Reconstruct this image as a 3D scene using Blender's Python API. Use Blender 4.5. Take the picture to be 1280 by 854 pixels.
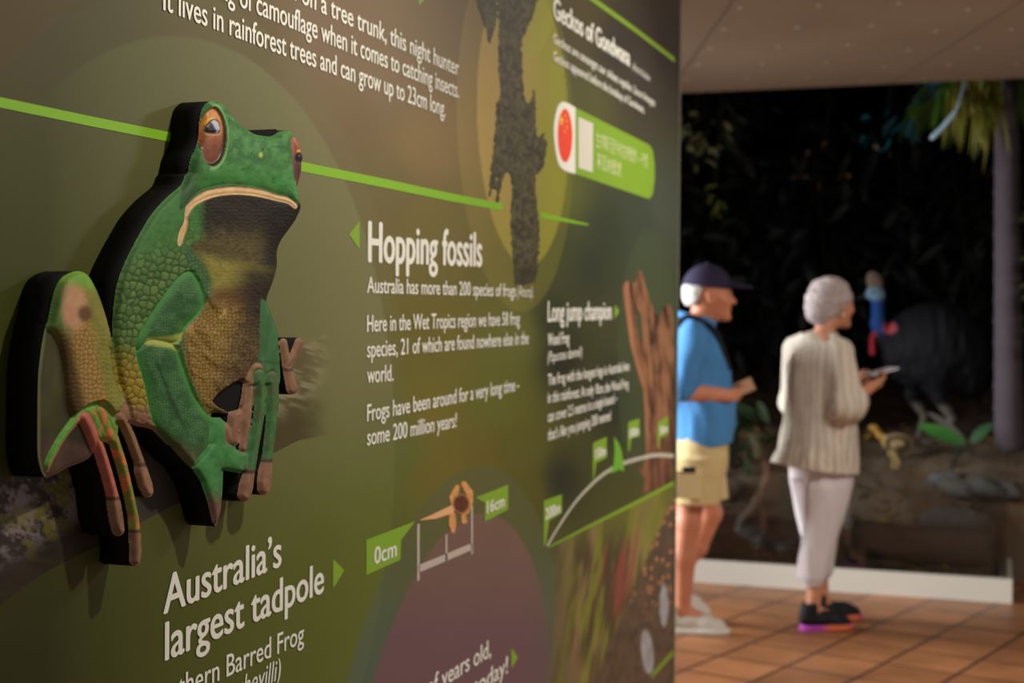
import bpy, math, random
import numpy as np

# ------------------------------------------------------------------ camera, light, exposure
SC = bpy.context.scene
COL = SC.collection
for o in list(bpy.data.objects):
    bpy.data.objects.remove(o, do_unlink=True)
random.seed(4)
RNG = np.random.default_rng(11)

YAW, PITCH, ROLL, FPX = math.radians(18.9), .0152, math.radians(.47), 1780.0
CAM = np.array([0, 0, 1.42])
_F0 = np.array([-math.sin(YAW), math.cos(YAW), 0]); _R0 = np.array([math.cos(YAW), math.sin(YAW), 0])
CF = _F0 * math.cos(PITCH) - np.array([0, 0, 1.0]) * math.sin(PITCH)
_U0 = np.cross(_R0, CF)
CR = math.cos(ROLL) * _R0 + math.sin(ROLL) * _U0
CU = -math.sin(ROLL) * _R0 + math.cos(ROLL) * _U0

from mathutils import Matrix, Vector
cam_d = bpy.data.cameras.new('camera'); cam = bpy.data.objects.new('camera', cam_d); COL.objects.link(cam)
M = Matrix.Identity(4)
for i in range(3):
    M[i][0], M[i][1], M[i][2], M[i][3] = CR[i], CU[i], -CF[i], CAM[i]
cam.matrix_world = M
cam_d.sensor_width = 36; cam_d.lens = FPX / 1280 * 36
cam_d.clip_start = .02
cam_d.dof.use_dof = True; cam_d.dof.focus_distance = 1.80; cam_d.dof.aperture_fstop = 5.0
SC.camera = cam
SC.view_settings.view_transform = 'Standard'; SC.view_settings.look = 'None'
SC.view_settings.exposure = 0.0; SC.view_settings.gamma = 1.0; SC.view_settings.use_curve_mapping = False

world = bpy.data.worlds.new('world'); SC.world = world; world.use_nodes = True
bg = world.node_tree.nodes['Background']
bg.inputs[0].default_value = (1.0, .93, .84, 1); bg.inputs[1].default_value = .48


def lamp(name, kind, loc, target, energy, color, **kw):
    d = bpy.data.lights.new(name, kind); d.energy = energy; d.color = color
    for k, v in kw.items(): setattr(d, k, v)
    o = bpy.data.objects.new(name, d); COL.objects.link(o); o.location = loc
    o.rotation_euler = (Vector(target) - Vector(loc)).to_track_quat('-Z', 'Y').to_euler()
    return o


# warm ceiling spots washing the graphic panel, daylight from the open side of the hall
lamp('panel_spot', 'SPOT', (.12, 1.95, 2.60), (-1, 1.75, 1.25), 72, (1, .93, .80), spot_size=1.75, spot_blend=.9, shadow_soft_size=.035)
lamp('panel_spot', 'SPOT', (.12, 3.7, 2.60), (-1, 3.6, 1.3), 46, (1, .93, .80), spot_size=1.8, spot_blend=.9, shadow_soft_size=.05)
lamp('open_side_daylight', 'AREA', (-4.4, 6.1, 1.7), (-1, 6.35, 1.0), 110, (.93, .97, 1), shape='RECTANGLE', size=1.8, size_y=1.8, spread=1.5)
lamp('hall_fill_light', 'AREA', (.9, 4.6, 2.63), (.7, 4.9, 0), 78, (1, .93, .84), shape='RECTANGLE', size=1.2, size_y=.6)  # fill lamp added overhead, out of view, to lift floor and ceiling

# ------------------------------------------------------------------ helpers
def ray(u, v): return CF + (u - 640) / FPX * CR - (v - 427) / FPX * CU
def wpt(u, v, h=0.0):
    d = ray(u, v); return CAM + (-1 + h) / d[0] * d
def wyz(pts): return [tuple(wpt(u, v)[1:]) for u, v in pts]
def floorpt(u, v, z=0.0):
    d = ray(u, v); return CAM + (z - CAM[2]) / d[2] * d
def at(u, v, Y):
    d = ray(u, v); return CAM + Y / d[1] * d
def project(P):
    q = np.asarray(P) - CAM; w = q @ CF
    return 640 + FPX * (q @ CR) / w, 427 - FPX * (q @ CU) / w
def lin(r, g=None, b=None):
    c = np.array([r, g, b] if g is not None else r, float) / 255
    return np.where(c <= .04045, c / 12.92, ((c + .055) / 1.055) ** 2.4)
def ss(a, b, x):
    t = np.clip((x - a) / (b - a + 1e-12), 0, 1); return t * t * (3 - 2 * t)
def lerp(a, b, t):
    t = np.asarray(t)[..., None]; return a * (1 - t) + b * t

def _hash(ix, iy, s=0):
    n = (ix.astype(np.int64) * 374761393 + iy.astype(np.int64) * 668265263 + s * 974634777) & 0xffffffff
    n = ((n ^ (n >> 13)) * 1274126177) & 0xffffffff
    return ((n ^ (n >> 16)) & 0xffff) / 65535.0
def vnoise(x, y, s=0):
    ix, iy = np.floor(x), np.floor(y); fx, fy = x - ix, y - iy
    fx = fx * fx * (3 - 2 * fx); fy = fy * fy * (3 - 2 * fy)
    a = _hash(ix, iy, s); b = _hash(ix + 1, iy, s); c = _hash(ix, iy + 1, s); d = _hash(ix + 1, iy + 1, s)
    return (a * (1 - fx) + b * fx) * (1 - fy) + (c * (1 - fx) + d * fx) * fy
def fbm(x, y, s=0, o=4):
    t = 0; a = .5
    for i in range(o):
        t = t + a * vnoise(x, y, s + i); x = x * 2.03 + 7; y = y * 2.03 + 3; a *= .5
    return t / (1 - .5 ** o)
def cells(x, y, s=0):
    """distance to the nearest cell centre, gap to the second, and a cell value"""
    ix, iy = np.floor(x), np.floor(y)
    f1 = np.full(x.shape, 9.0); f2 = np.full(x.shape, 9.0); cid = np.zeros(x.shape)
    for dx in (-1, 0, 1):
        for dy in (-1, 0, 1):
            cx, cy = ix + dx, iy + dy
            d = np.hypot(cx + .15 + .7 * _hash(cx, cy, s) - x, cy + .15 + .7 * _hash(cx, cy, s + 9) - y)
            h = _hash(cx, cy, s + 5); near = d < f1
            f2 = np.where(near, f1, np.minimum(f2, d)); cid = np.where(near, h, cid); f1 = np.where(near, d, f1)
    return f1, f2 - f1, cid
def poly_sdf(x, y, pts):
    pts = np.asarray(pts, float); d = np.full(x.shape, 1e12); ins = np.zeros(x.shape, bool)
    n = len(pts)
    for i in range(n):
        ax, ay = pts[i]; bx, by = pts[(i + 1) % n]
        ex, ey = bx - ax, by - ay; wx, wy = x - ax, y - ay
        t = np.clip((wx * ex + wy * ey) / (ex * ex + ey * ey + 1e-12), 0, 1)
        d = np.minimum(d, (wx - ex * t) ** 2 + (wy - ey * t) ** 2)
        c = (ay > y) != (by > y)
        ins ^= c & (x < (bx - ax) * (y - ay) / (by - ay + 1e-12) + ax)
    d = np.sqrt(d); return np.where(ins, -d, d)
def smooth_poly(pts, n=6, closed=True):
    """Catmull-Rom through the points"""
    p = np.asarray(pts, float); out = []; N = len(p)
    for i in range(N if closed else N - 1):
        if closed: a, b, c, d = p[i - 1], p[i], p[(i + 1) % N], p[(i + 2) % N]
        else: a, b, c, d = p[max(i - 1, 0)], p[i], p[i + 1], p[min(i + 2, N - 1)]
        for t in np.arange(n) / n:
            out.append(.5 * ((2 * b) + (c - a) * t + (2 * a - 5 * b + 4 * c - d) * t * t + (3 * b - a - 3 * c + d) * t ** 3))
    if not closed: out.append(p[-1])
    return np.array(out)
def chain_sdf(x, y, pts):
    """pts: (x, y, r) tapered chain; returns sdf and local radius"""
    best = np.full(x.shape, 1e9); rr = np.zeros(x.shape)
    for (ax, ay, ra), (bx, by, rb) in zip(pts[:-1], pts[1:]):
        ex, ey = bx - ax, by - ay; t = np.clip(((x - ax) * ex + (y - ay) * ey) / (ex * ex + ey * ey + 1e-9), 0, 1)
        r = ra + (rb - ra) * t; d = np.hypot(x - ax - ex * t, y - ay - ey * t) - r
        n = d < best; best = np.where(n, d, best); rr = np.where(n, r, rr)
    return best, rr

# ------------------------------------------------------------------ materials
def mat(name, rgb, rough=.6, noise=None, metal=0.0, spec=.4, bump=None):
    """rgb linear; noise=(scale, amount) darkens and lightens the colour; bump=(scale, strength)"""
    m = bpy.data.materials.new(name); m.use_nodes = True; nt = m.node_tree; b = nt.nodes['Principled BSDF']
    b.inputs['Roughness'].default_value = rough; b.inputs['Metallic'].default_value = metal
    b.inputs['Specular IOR Level'].default_value = spec
    c = [float(k) for k in rgb]
    if noise:
        tc = nt.nodes.new('ShaderNodeTexCoord'); n = nt.nodes.new('ShaderNodeTexNoise'); n.inputs['Scale'].default_value = noise[0]; n.inputs['Detail'].default_value = 6
        nt.links.new(tc.outputs['Object'], n.inputs['Vector'])
        mx = nt.nodes.new('ShaderNodeMix'); mx.data_type = 'RGBA'; nt.links.new(n.outputs['Fac'], mx.inputs[0])
        mx.inputs[6].default_value = [k * (1 - noise[1]) for k in c] + [1]; mx.inputs[7].default_value = [min(1, k * (1 + noise[1])) for k in c] + [1]
        nt.links.new(mx.outputs[2], b.inputs['Base Color'])
    else:
        b.inputs['Base Color'].default_value = c + [1]
    if bump: add_bump(nt, b, *bump)
    return m
def add_bump(nt, b, scale, strength, dist=.01):
    tc = nt.nodes.new('ShaderNodeTexCoord'); n = nt.nodes.new('ShaderNodeTexNoise'); n.inputs['Scale'].default_value = scale; n.inputs['Detail'].default_value = 5
    nt.links.new(tc.outputs['Object'], n.inputs['Vector']); u = nt.nodes.new('ShaderNodeBump'); u.inputs['Strength'].default_value = strength; u.inputs['Distance'].default_value = dist
    nt.links.new(n.outputs['Fac'], u.inputs['Height']); nt.links.new(u.outputs[0], b.inputs['Normal'])
def matv(name, rough=.6, spec=.4, bump=None):
    m = bpy.data.materials.new(name); m.use_nodes = True; nt = m.node_tree; b = nt.nodes['Principled BSDF']
    a = nt.nodes.new('ShaderNodeAttribute'); a.attribute_name = 'tint'; nt.links.new(a.outputs['Color'], b.inputs['Base Color'])
    b.inputs['Roughness'].default_value = rough; b.inputs['Specular IOR Level'].default_value = spec
    if bump: add_bump(nt, b, *bump)
    return m

# ------------------------------------------------------------------ object making
ORG = {}
def tag(o, label=None, cat=None, group=None, kind=None):
    if label: o['label'] = label
    if cat: o['category'] = cat
    if group: o['group'] = group
    if kind: o['kind'] = kind
    return o
def link(o, parent):
    COL.objects.link(o)
    if parent is not None: o.parent = parent
def thing(name, loc, label, cat, group=None, kind=None):
    o = bpy.data.objects.new(name, None); o.empty_display_size = .1; COL.objects.link(o); o.location = loc; ORG[o.name] = np.array(loc, float)
    return tag(o, label, cat, group, kind)
def obj(name, V, Fc, material, parent=None, smooth=True, tint=None, label=None, origin=None):
    """V in world coordinates; faces all of one size may be an array"""
    V = np.asarray(V, float); me = bpy.data.meshes.new(name)
    o = bpy.data.objects.new(name, me); link(o, parent)
    base = ORG[parent.name] if parent is not None else np.zeros(3)
    org = base if origin is None else np.asarray(origin, float)
    o.location = org - base if parent is not None else org
    ORG[o.name] = org
    L = (V - org).astype(np.float32)
    if isinstance(Fc, np.ndarray) and Fc.ndim == 2:
        k = Fc.shape[1]; n = len(Fc)
        me.vertices.add(len(L)); me.vertices.foreach_set('co', L.ravel())
        me.loops.add(n * k); me.loops.foreach_set('vertex_index', Fc.astype(np.int32).ravel())
        me.polygons.add(n); me.polygons.foreach_set('loop_start', np.arange(0, n * k, k, dtype=np.int32))
        me.update(calc_edges=True); me.validate()
    else:
        me.from_pydata([tuple(map(float, p)) for p in L], [], [tuple(int(i) for i in f) for f in Fc]); me.update()
    if smooth: me.polygons.foreach_set('use_smooth', np.ones(len(me.polygons), bool))
    if tint is not None:
        at_ = me.color_attributes.new('tint', 'FLOAT_COLOR', 'POINT')
        c = np.ones((len(V), 4), np.float32); c[:, :3] = tint; at_.data.foreach_set('color', c.ravel())
    me.materials.append(material)
    if label: o['label'] = label
    return o

class MB:
    def __init__(s): s.V = []; s.F = []
    def add(s, V, Fc):
        n = len(s.V); s.V += [tuple(p) for p in V]; s.F += [tuple(i + n for i in f) for f in Fc]; return s
    def box(s, lo, hi, rot=None, c=None):
        x0, y0, z0 = lo; x1, y1, z1 = hi
        V = np.array([(x0, y0, z0), (x1, y0, z0), (x1, y1, z0), (x0, y1, z0), (x0, y0, z1), (x1, y0, z1), (x1, y1, z1), (x0, y1, z1)], float)
        if rot is not None: V = V @ np.asarray(rot).T
        if c is not None: V = V + np.asarray(c)
        return s.add(V, [(0, 3, 2, 1), (4, 5, 6, 7), (0, 1, 5, 4), (1, 2, 6, 5), (2, 3, 7, 6), (3, 0, 4, 7)])
    def tube(s, pts, rad, n=10, cap=True):
        pts = np.asarray(pts, float); N = len(pts); rad = np.broadcast_to(np.asarray(rad, float), (N,))
        T = np.gradient(pts, axis=0); T /= np.linalg.norm(T, axis=1)[:, None] + 1e-12
        up = np.array([0, 0, 1.0]) if abs(T[0][2]) < .9 else np.array([1.0, 0, 0])
        V = []; A = None
        for p, t, r in zip(pts, T, rad):
            A = np.cross(t, up) if A is None else A - t * (A @ t); A = A / np.linalg.norm(A); B = np.cross(t, A)
            V += [p + r * (math.cos(q) * A + math.sin(q) * B) for q in np.arange(n) * 2 * math.pi / n]
        Fc = [(i * n + j, i * n + (j + 1) % n, (i + 1) * n + (j + 1) % n, (i + 1) * n + j) for i in range(N - 1) for j in range(n)]
        if cap: Fc += [tuple(range(n))[::-1], tuple((N - 1) * n + j for j in range(n))]
        return s.add(V, Fc)
    def out(s, name, material, parent=None, smooth=False, **k): return obj(name, np.array(s.V), s.F, material, parent, smooth, **k)

# ------------------------------------------------------------------ signed-distance modelling (organic bodies)
class Sdf:
    def __init__(s, lo, hi, h):
        s.lo = np.asarray(lo, float); s.h = h; s.n = np.ceil((np.asarray(hi) - s.lo) / h).astype(int) + 1
        s.v = np.full(s.n, 9.0, np.float32)
    def _win(s, lo, hi, k):
        m = k + 3 * s.h
        a = np.maximum(np.floor((np.asarray(lo) - m - s.lo) / s.h).astype(int), 0); b = np.minimum(np.ceil((np.asarray(hi) + m - s.lo) / s.h).astype(int) + 1, s.n)
        ax = [s.lo[i] + s.h * np.arange(a[i], max(b[i], a[i])) for i in range(3)]
        return tuple(slice(a[i], max(b[i], a[i])) for i in range(3)), np.meshgrid(*ax, indexing='ij', sparse=True)
    def _min(s, w, d, k):
        o = s.v[w]
        if k > 0:
            h = np.maximum(k - np.abs(o - d), 0) / k; s.v[w] = np.minimum(o, d) - h * h * k * .25
        else: s.v[w] = np.minimum(o, d)
        return s
    def cone(s, a, b, ra, rb=None, k=.01):
        rb = ra if rb is None else rb; a = np.asarray(a, float); b = np.asarray(b, float); R = max(ra, rb)
        w, (X, Y, Z) = s._win(np.minimum(a, b) - R, np.maximum(a, b) + R, k)
        e = b - a; t = np.clip(((X - a[0]) * e[0] + (Y - a[1]) * e[1] + (Z - a[2]) * e[2]) / (e @ e + 1e-12), 0, 1)
        d = np.sqrt((X - a[0] - e[0] * t) ** 2 + (Y - a[1] - e[1] * t) ** 2 + (Z - a[2] - e[2] * t) ** 2) - (ra + (rb - ra) * t)
        return s._min(w, d.astype(np.float32), k)
    def chain(s, pts, rad, k=.01):
        for i in range(len(pts) - 1): s.cone(pts[i], pts[i + 1], rad[i], rad[i + 1], k)
        return s
    def ell(s, c, r, k=.01, rot=None, sub=False):
        c = np.asarray(c, float); r = np.asarray(r, float); R = r.max() if rot is not None else r
        w, (X, Y, Z) = s._win(c - R, c + R, k); X, Y, Z = X - c[0], Y - c[1], Z - c[2]
        if rot is not None:
            q = np.asarray(rot).T; X, Y, Z = (q[i][0] * X + q[i][1] * Y + q[i][2] * Z for i in range(3))
        k0 = np.sqrt((X / r[0]) ** 2 + (Y / r[1]) ** 2 + (Z / r[2]) ** 2); k1 = np.sqrt((X / r[0] ** 2) ** 2 + (Y / r[1] ** 2) ** 2 + (Z / r[2] ** 2) ** 2)
        d = (k0 * (k0 - 1) / (k1 + 1e-9)).astype(np.float32)
        if sub: s.v[w] = np.maximum(s.v[w], -d); return s
        return s._min(w, d, k)
    def column(s, rows, k=.01, sq=2.0):
        """rows: (z, cx, cy, a, b), an elliptical column along z"""
        r = np.array(rows, float); r = r[np.argsort(r[:, 0])]; lo = [(r[:, 1] - r[:, 3]).min(), (r[:, 2] - r[:, 4]).min(), r[0, 0]]; hi = [(r[:, 1] + r[:, 3]).max(), (r[:, 2] + r[:, 4]).max(), r[-1, 0]]
        w, (X, Y, Z) = s._win(lo, hi, k); f = [np.interp(Z, r[:, 0], r[:, i]) for i in (1, 2, 3, 4)]
        q = ((np.abs(X - f[0]) / f[2]) ** sq + (np.abs(Y - f[1]) / f[3]) ** sq) ** (1 / sq)
        d = (q - 1) * np.minimum(f[2], f[3]); e = np.maximum(r[0, 0] - Z, Z - r[-1, 0])
        return s._min(w, np.maximum(d, e).astype(np.float32), k)
    def cut(s, p, n):
        """remove everything on the side n points to"""
        ax = np.meshgrid(*[s.lo[i] + s.h * np.arange(s.n[i]) for i in range(3)], indexing='ij', sparse=True)
        n = np.asarray(n, float); n = n / np.linalg.norm(n)
        d = sum((ax[i] - p[i]) * n[i] for i in range(3)); s.v = np.maximum(s.v, d.astype(np.float32)); return s
    def warp(s, fn):
        ax = np.meshgrid(*[s.lo[i] + s.h * np.arange(s.n[i]) for i in range(3)], indexing='ij', sparse=True)
        s.v = s.v + fn(*ax).astype(np.float32); return s
    def mesh(s):
        v = s.v; v[[0, -1]] = 1; v[:, [0, -1]] = 1; v[:, :, [0, -1]] = 1
        ins = v < 0; c = np.zeros(tuple(s.n - 1), np.int8)
        for i in (0, 1):
            for j in (0, 1):
                for k in (0, 1): c += ins[i:s.n[0] - 1 + i, j:s.n[1] - 1 + j, k:s.n[2] - 1 + k]
        I, J, K = np.nonzero((c > 0) & (c < 8)); idx = np.full(c.shape, -1, np.int64); idx[I, J, K] = np.arange(len(I))
        P = np.zeros((len(I), 3)); cnt = np.zeros(len(I))
        cr = [(i, j, k) for i in (0, 1) for j in (0, 1) for k in (0, 1)]
        for a in cr:
            for b in cr:
                if a < b and sum(abs(p - q) for p, q in zip(a, b)) == 1:
                    va = v[I + a[0], J + a[1], K + a[2]]; vb = v[I + b[0], J + b[1], K + b[2]]; m = (va < 0) != (vb < 0)
                    t = np.where(m, va / np.where(m, va - vb, 1), 0)
                    for ax in range(3): P[:, ax] += np.where(m, a[ax] + (b[ax] - a[ax]) * t, 0)
                    cnt += m
        P /= cnt[:, None]; P += np.c_[I, J, K]; V = s.lo + P * s.h; Fs = []
        for ax in range(3):
            o = [(0, 0, 0), (0, 0, 0), (0, 0, 0), (0, 0, 0)]; b, cx = (ax + 1) % 3, (ax + 2) % 3
            sl0 = [slice(None)] * 3; sl1 = [slice(None)] * 3; sl0[ax] = slice(0, -1); sl1[ax] = slice(1, None)
            A, B = ins[tuple(sl0)], ins[tuple(sl1)]
            for flip, m in ((False, A & ~B), (True, B & ~A)):
                E = np.array(np.nonzero(m)).T
                E = E[(E[:, b] > 0) & (E[:, cx] > 0) & (E[:, b] < s.n[b] - 1) & (E[:, cx] < s.n[cx] - 1)]
                q = []
                for db, dc in ((-1, -1), (0, -1), (0, 0), (-1, 0)):
                    e = E.copy(); e[:, b] += db; e[:, cx] += dc; q.append(idx[e[:, 0], e[:, 1], e[:, 2]])
                q = np.array(q).T; Fs.append(q[:, ::-1] if flip else q)
        Fs = np.concatenate(Fs); return V, Fs[(Fs >= 0).all(1)]
def rot_z(a): c, s = math.cos(a), math.sin(a); return np.array([[c, -s, 0], [s, c, 0], [0, 0, 1.0]])
def rot_y(a): c, s = math.cos(a), math.sin(a); return np.array([[c, 0, s], [0, 1, 0], [-s, 0, c]])
def rot_x(a): c, s = math.cos(a), math.sin(a); return np.array([[1, 0, 0], [0, c, -s], [0, s, c]])

# ------------------------------------------------------------------ the room
GLASS_Y, CEIL, WALL_END = 7.64, 2.66, 4.585

def tile_material():
    m = bpy.data.materials.new('terracotta_tile'); m.use_nodes = True; nt = m.node_tree; b = nt.nodes['Principled BSDF']
    tc = nt.nodes.new('ShaderNodeTexCoord'); mp = nt.nodes.new('ShaderNodeMapping')
    mp.inputs['Rotation'].default_value = (0, 0, math.radians(16.4)); mp.inputs['Location'].default_value = (.009, .06, 0)
    br = nt.nodes.new('ShaderNodeTexBrick'); br.offset = 0; br.inputs['Scale'].default_value = 1
    br.inputs['Brick Width'].default_value = .305; br.inputs['Row Height'].default_value = .305; br.inputs['Mortar Size'].default_value = .0085
    br.inputs['Color1'].default_value = (*lin(150, 98, 60), 1); br.inputs['Color2'].default_value = (*lin(126, 80, 47), 1); br.inputs['Mortar'].default_value = (*lin(46, 32, 24), 1)
    br.inputs['Bias'].default_value = -.1
    nt.links.new(tc.outputs['Object'], mp.inputs[0]); nt.links.new(mp.outputs[0], br.inputs[0])
    n = nt.nodes.new('ShaderNodeTexNoise'); n.inputs['Scale'].default_value = 3.5; n.inputs['Detail'].default_value = 5; nt.links.new(tc.outputs['Object'], n.inputs[0])
    r = nt.nodes.new('ShaderNodeMapRange'); r.inputs[1].default_value = .3; r.inputs[2].default_value = .7; r.inputs[3].default_value = .72; r.inputs[4].default_value = 1.2; nt.links.new(n.outputs[0], r.inputs[0])
    mx = nt.nodes.new('ShaderNodeMix'); mx.data_type = 'RGBA'; mx.blend_type = 'MULTIPLY'; mx.inputs[0].default_value = 1
    nt.links.new(br.outputs[0], mx.inputs[6]); nt.links.new(r.outputs[0], mx.inputs[7]); nt.links.new(mx.outputs[2], b.inputs['Base Color'])
    b.inputs['Roughness'].default_value = .42
    bp = nt.nodes.new('ShaderNodeBump'); bp.inputs['Strength'].default_value = .4; bp.inputs['Distance'].default_value = .003; bp.invert = True
    nt.links.new(br.outputs['Fac'], bp.inputs['Height']); nt.links.new(bp.outputs[0], b.inputs['Normal'])
    return m
fl = MB().box((-6, -4, -.1), (6, 7.72, 0)).out('floor', tile_material()); tag(fl, 'terracotta square tiled floor the two visitors stand on', 'floor', kind='structure')

ceil_m = mat('painted_ceiling', lin(146, 122, 98), .6, noise=(1.1, .25), bump=(3, .15))
ce = MB().box((-6, -4, CEIL), (6, GLASS_Y, CEIL + .12)).out('ceiling', ceil_m); tag(ce, 'plain tan sheet ceiling over the hall', 'ceiling', kind='structure')
# the dark head beam of the diorama opening is the ceiling's own edge; seams and screw heads belong to the sheets
sm = MB()
for (u0, v0, u1, v1) in ((915, 0, 848, 98), (1221, 36, 1100, 112)):
    a, b = floorpt(u0, v0, CEIL - .001), floorpt(u1, v1, CEIL - .001); d = (b - a) / np.linalg.norm(b - a); n = np.array([-d[1], d[0], 0])
    a = a - d * 3; b = b if b[1] < GLASS_Y else a + d * ((GLASS_Y - .005 - a[1]) / d[1])
    sm.add([a - n * .004, b - n * .004, b + n * .004, a + n * .004], [(0, 1, 2, 3)])
sm.out('seam', mat('ceiling_seam', lin(118, 98, 80), .8), ce)
sh = MB(); sd = np.array([-.325, .945]); sn = np.array([.945, .325])
for i in range(-3, 9):
    for j in range(0, 14):
        q = np.array([-1.56, 7.2]) + sn * (i * .30 + .03) - sd * (j * .42 + .05 * ((i * 7) % 3))
        if q[1] > GLASS_Y - .05 or q[1] < 2: continue
        ang = np.arange(8) * math.pi / 4
        sh.add([(q[0] + .011 * math.cos(t), q[1] + .011 * math.sin(t), CEIL - .0012) for t in ang], [tuple(range(8))])
sh.out('screw_heads', mat('screw_cap', lin(236, 220, 198), .5), ce)

wl = MB().box((-1.14, -.6, 0), (-1.002, WALL_END, CEIL)).out('wall_left', mat('wall_core', lin(120, 118, 108), .7, noise=(4, .1)))
tag(wl, 'freestanding partition that carries the green graphic panel', 'wall', kind='structure')
tr = MB().box((-1.004, WALL_END - .004, 0), (-.9975, WALL_END + .012, CEIL)).out('trim_1', mat('edge_trim', lin(118, 118, 104), .5)); tag(tr, 'thin pale edge strip at the far end of the panel', 'trim', kind='structure')

# ------------------------------------------------------------------ the printed graphic panel
GAIN = .80                      # print colours were judged under the hall's light; this is the light on the panel
def pr(r, g, b): return lin(r, g, b) / GAIN
SAMPLES = [(10, 20, 72, 58, 20), (100, 60, 66, 58, 24), (10, 250, 66, 70, 12), (15, 400, 44, 58, 8), (8, 540, 36, 54, 6), (60, 740, 40, 48, 8), (150, 800, 46, 46, 14), (60, 850, 32, 36, 8),
           (300, 60, 86, 72, 36), (420, 40, 108, 88, 64), (480, 100, 112, 92, 66), (440, 150, 104, 86, 54), (540, 180, 122, 100, 60), (480, 240, 100, 90, 52), (540, 280, 104, 94, 44), (640, 420, 96, 98, 40),
           (560, 420, 100, 92, 34), (540, 520, 106, 98, 34), (620, 500, 94, 96, 34), (650, 560, 88, 86, 32), (500, 560, 92, 98, 46), (560, 590, 104, 94, 34), (600, 590, 100, 88, 32), (655, 620, 84, 82, 30),
           (700, 300, 58, 66, 34), (740, 330, 48, 54, 38), (700, 600, 40, 46, 32), (760, 290, 50, 58, 42), (800, 280, 58, 66, 52), (760, 500, 42, 48, 34), (700, 450, 36, 40, 28), (690, 400, 46, 52, 30),
           (725, 20, 70, 62, 32), (770, 60, 52, 46, 40), (800, 100, 62, 55, 48), (835, 60, 48, 42, 40), (830, 260, 68, 74, 62), (735, 130, 78, 78, 42), (700, 250, 86, 92, 40), (840, 450, 58, 66, 48),
           (450, 620, 88, 96, 42), (450, 800, 62, 70, 30), (480, 700, 84, 88, 38), (420, 820, 60, 64, 26), (690, 760, 82, 86, 66), (690, 850, 70, 72, 50)]
_S = np.array(SAMPLES, float)
def panel_paint(Y, Z):
    P = np.stack([np.full_like(Y, -1.0), Y, Z], -1); u, v = project(P)
    uc, vc = np.clip(u, 0, 846), np.clip(v, 0, 854)
    W = 0; C = 0; D = np.full(Y.shape, 1e9)
    for s in _S:
        w = 1 / ((((uc - s[0]) * (1.5 if s[0] > 660 else 1)) ** 2 + (vc - s[1]) ** 2) / 1600 + .15) ** 1.6
        W = W + w; C = C + w[..., None] * pr(*s[2:])
    C = C / W[..., None]
    # pale rings round the frog
    r = np.hypot(Y - 1.69, Z - 1.186); rin = ss(.604, .600, r); rout = ss(.662, .655, r) * (1 - rin)
    w_ = np.clip((uc - 60) / 380, 0, 1) ** .8
    disc = lerp(lerp(pr(60, 64, 16), pr(112, 110, 72), w_), lerp(pr(44, 48, 10), pr(92, 100, 40), w_), ss(.12, -.22, Z - 1.25))
    C = lerp(C, C * .5 + disc * .42, rout * .75); C = lerp(C, disc, rin * .93)
    # yellow circles printed behind the gecko
    g2 = ss(.405, .398, np.hypot(Y - 2.98, Z - 1.84)); g1 = ss(.326, .321, np.hypot(Y - 3.014, Z - 1.8635)); g3 = ss(.30, .295, np.hypot(Y - 2.95, Z - 2.29))
    yel = lerp(pr(168, 142, 76), pr(138, 136, 44), ss(640, 690, u)); yel = lerp(yel, pr(140, 136, 44), ss(180, 330, v) * .7)
    fade = 1 - ss(690, 745, u) * .8
    C = lerp(C, C * .55 + yel * .42, g2 * .6 * fade); C = lerp(C, yel, g1 * .85 * fade); C = lerp(C, lerp(pr(150, 140, 62), pr(140, 142, 40), ss(640, 690, u)), g3 * .7 * fade)
    # purple disc
    q = np.hypot(Y - 2.674, Z - .426)
    C = lerp(C, lerp(pr(86, 90, 58), pr(80, 96, 84), ss(650, 830, v)), ss(.705, .69, q) * .7); C = lerp(C, lerp(pr(112, 88, 76), pr(104, 78, 84), ss(650, 820, v)), ss(.603, .597, q) * (1 - ss(650, 720, u) * .7))
    # faint disc behind the stump
    C = lerp(C, pr(66, 78, 52), ss(.384, .378, np.hypot(Y - 4.196, Z - 1.313)) * .55 * ss(740, 790, u))
    # blurred forest floor photograph below the ground line
    line = 683 + (u - 685) * (605 - 683) / 155
    m = ss(-1, 2, v - line) * ss(686, 706, u + (v - 690) * .05)
    x = u + (v - 850) * .16; st = fbm(x / 13, v / 95, 3, 4); s2 = fbm(x / 7, v / 60, 8, 3)
    F = lerp(pr(66, 56, 38), pr(122, 98, 72), ss(.35, .62, st)); F = lerp(F, pr(112, 116, 40), ss(.5, .75, s2) * .7)
    F = lerp(F, pr(128, 62, 56), ss(.62, .8, fbm(x / 9, v / 120, 21, 3)) * ss(730, 760, u) * .7)
    F = lerp(F, pr(72, 70, 40), ss(735, 700, u) * .6); F = lerp(F, pr(96, 100, 34), ss(700, 640, v) * .6)
    # dark speckled trunk
    tx = 742 + (854 - v) * .43; wd = 40 + (854 - v) * .05; tm = ss(-5, 3, u - tx)
    bark = lerp(pr(52, 46, 40), pr(92, 74, 56), fbm(u / 5, v / 9, 31, 4)); f1, gp, cid = cells(u / 7, v / 11, 12)
    bark = lerp(bark, pr(172, 116, 78), ss(.34, .16, f1) * (cid > .45) * ss(800, 700, v) * .8)
    F = lerp(F, bark, tm)
    for (cx, cy, a, b, sl) in ((809, 815, 8, 29, .10), (830, 757, 5.5, 28, .0)):
        e = np.hypot((u - cx - sl * (v - cy)) / a, (v - cy) / b); F = lerp(F, lerp(pr(150, 150, 154), pr(112, 110, 112), ss(0, 1, fbm(u / 3, v / 14, 5))), ss(1.05, .85, e))
    F = lerp(F, pr(104, 126, 36), ss(5, 2, np.abs(v - (845 - (u - 815) * 1.1))) * ss(812, 818, u))
    C = lerp(C, F * 1.3, m)
    return C * (1 + (.10 * (fbm(Y * 4, Z * 4, 40, 3) - .5))[..., None])

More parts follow.
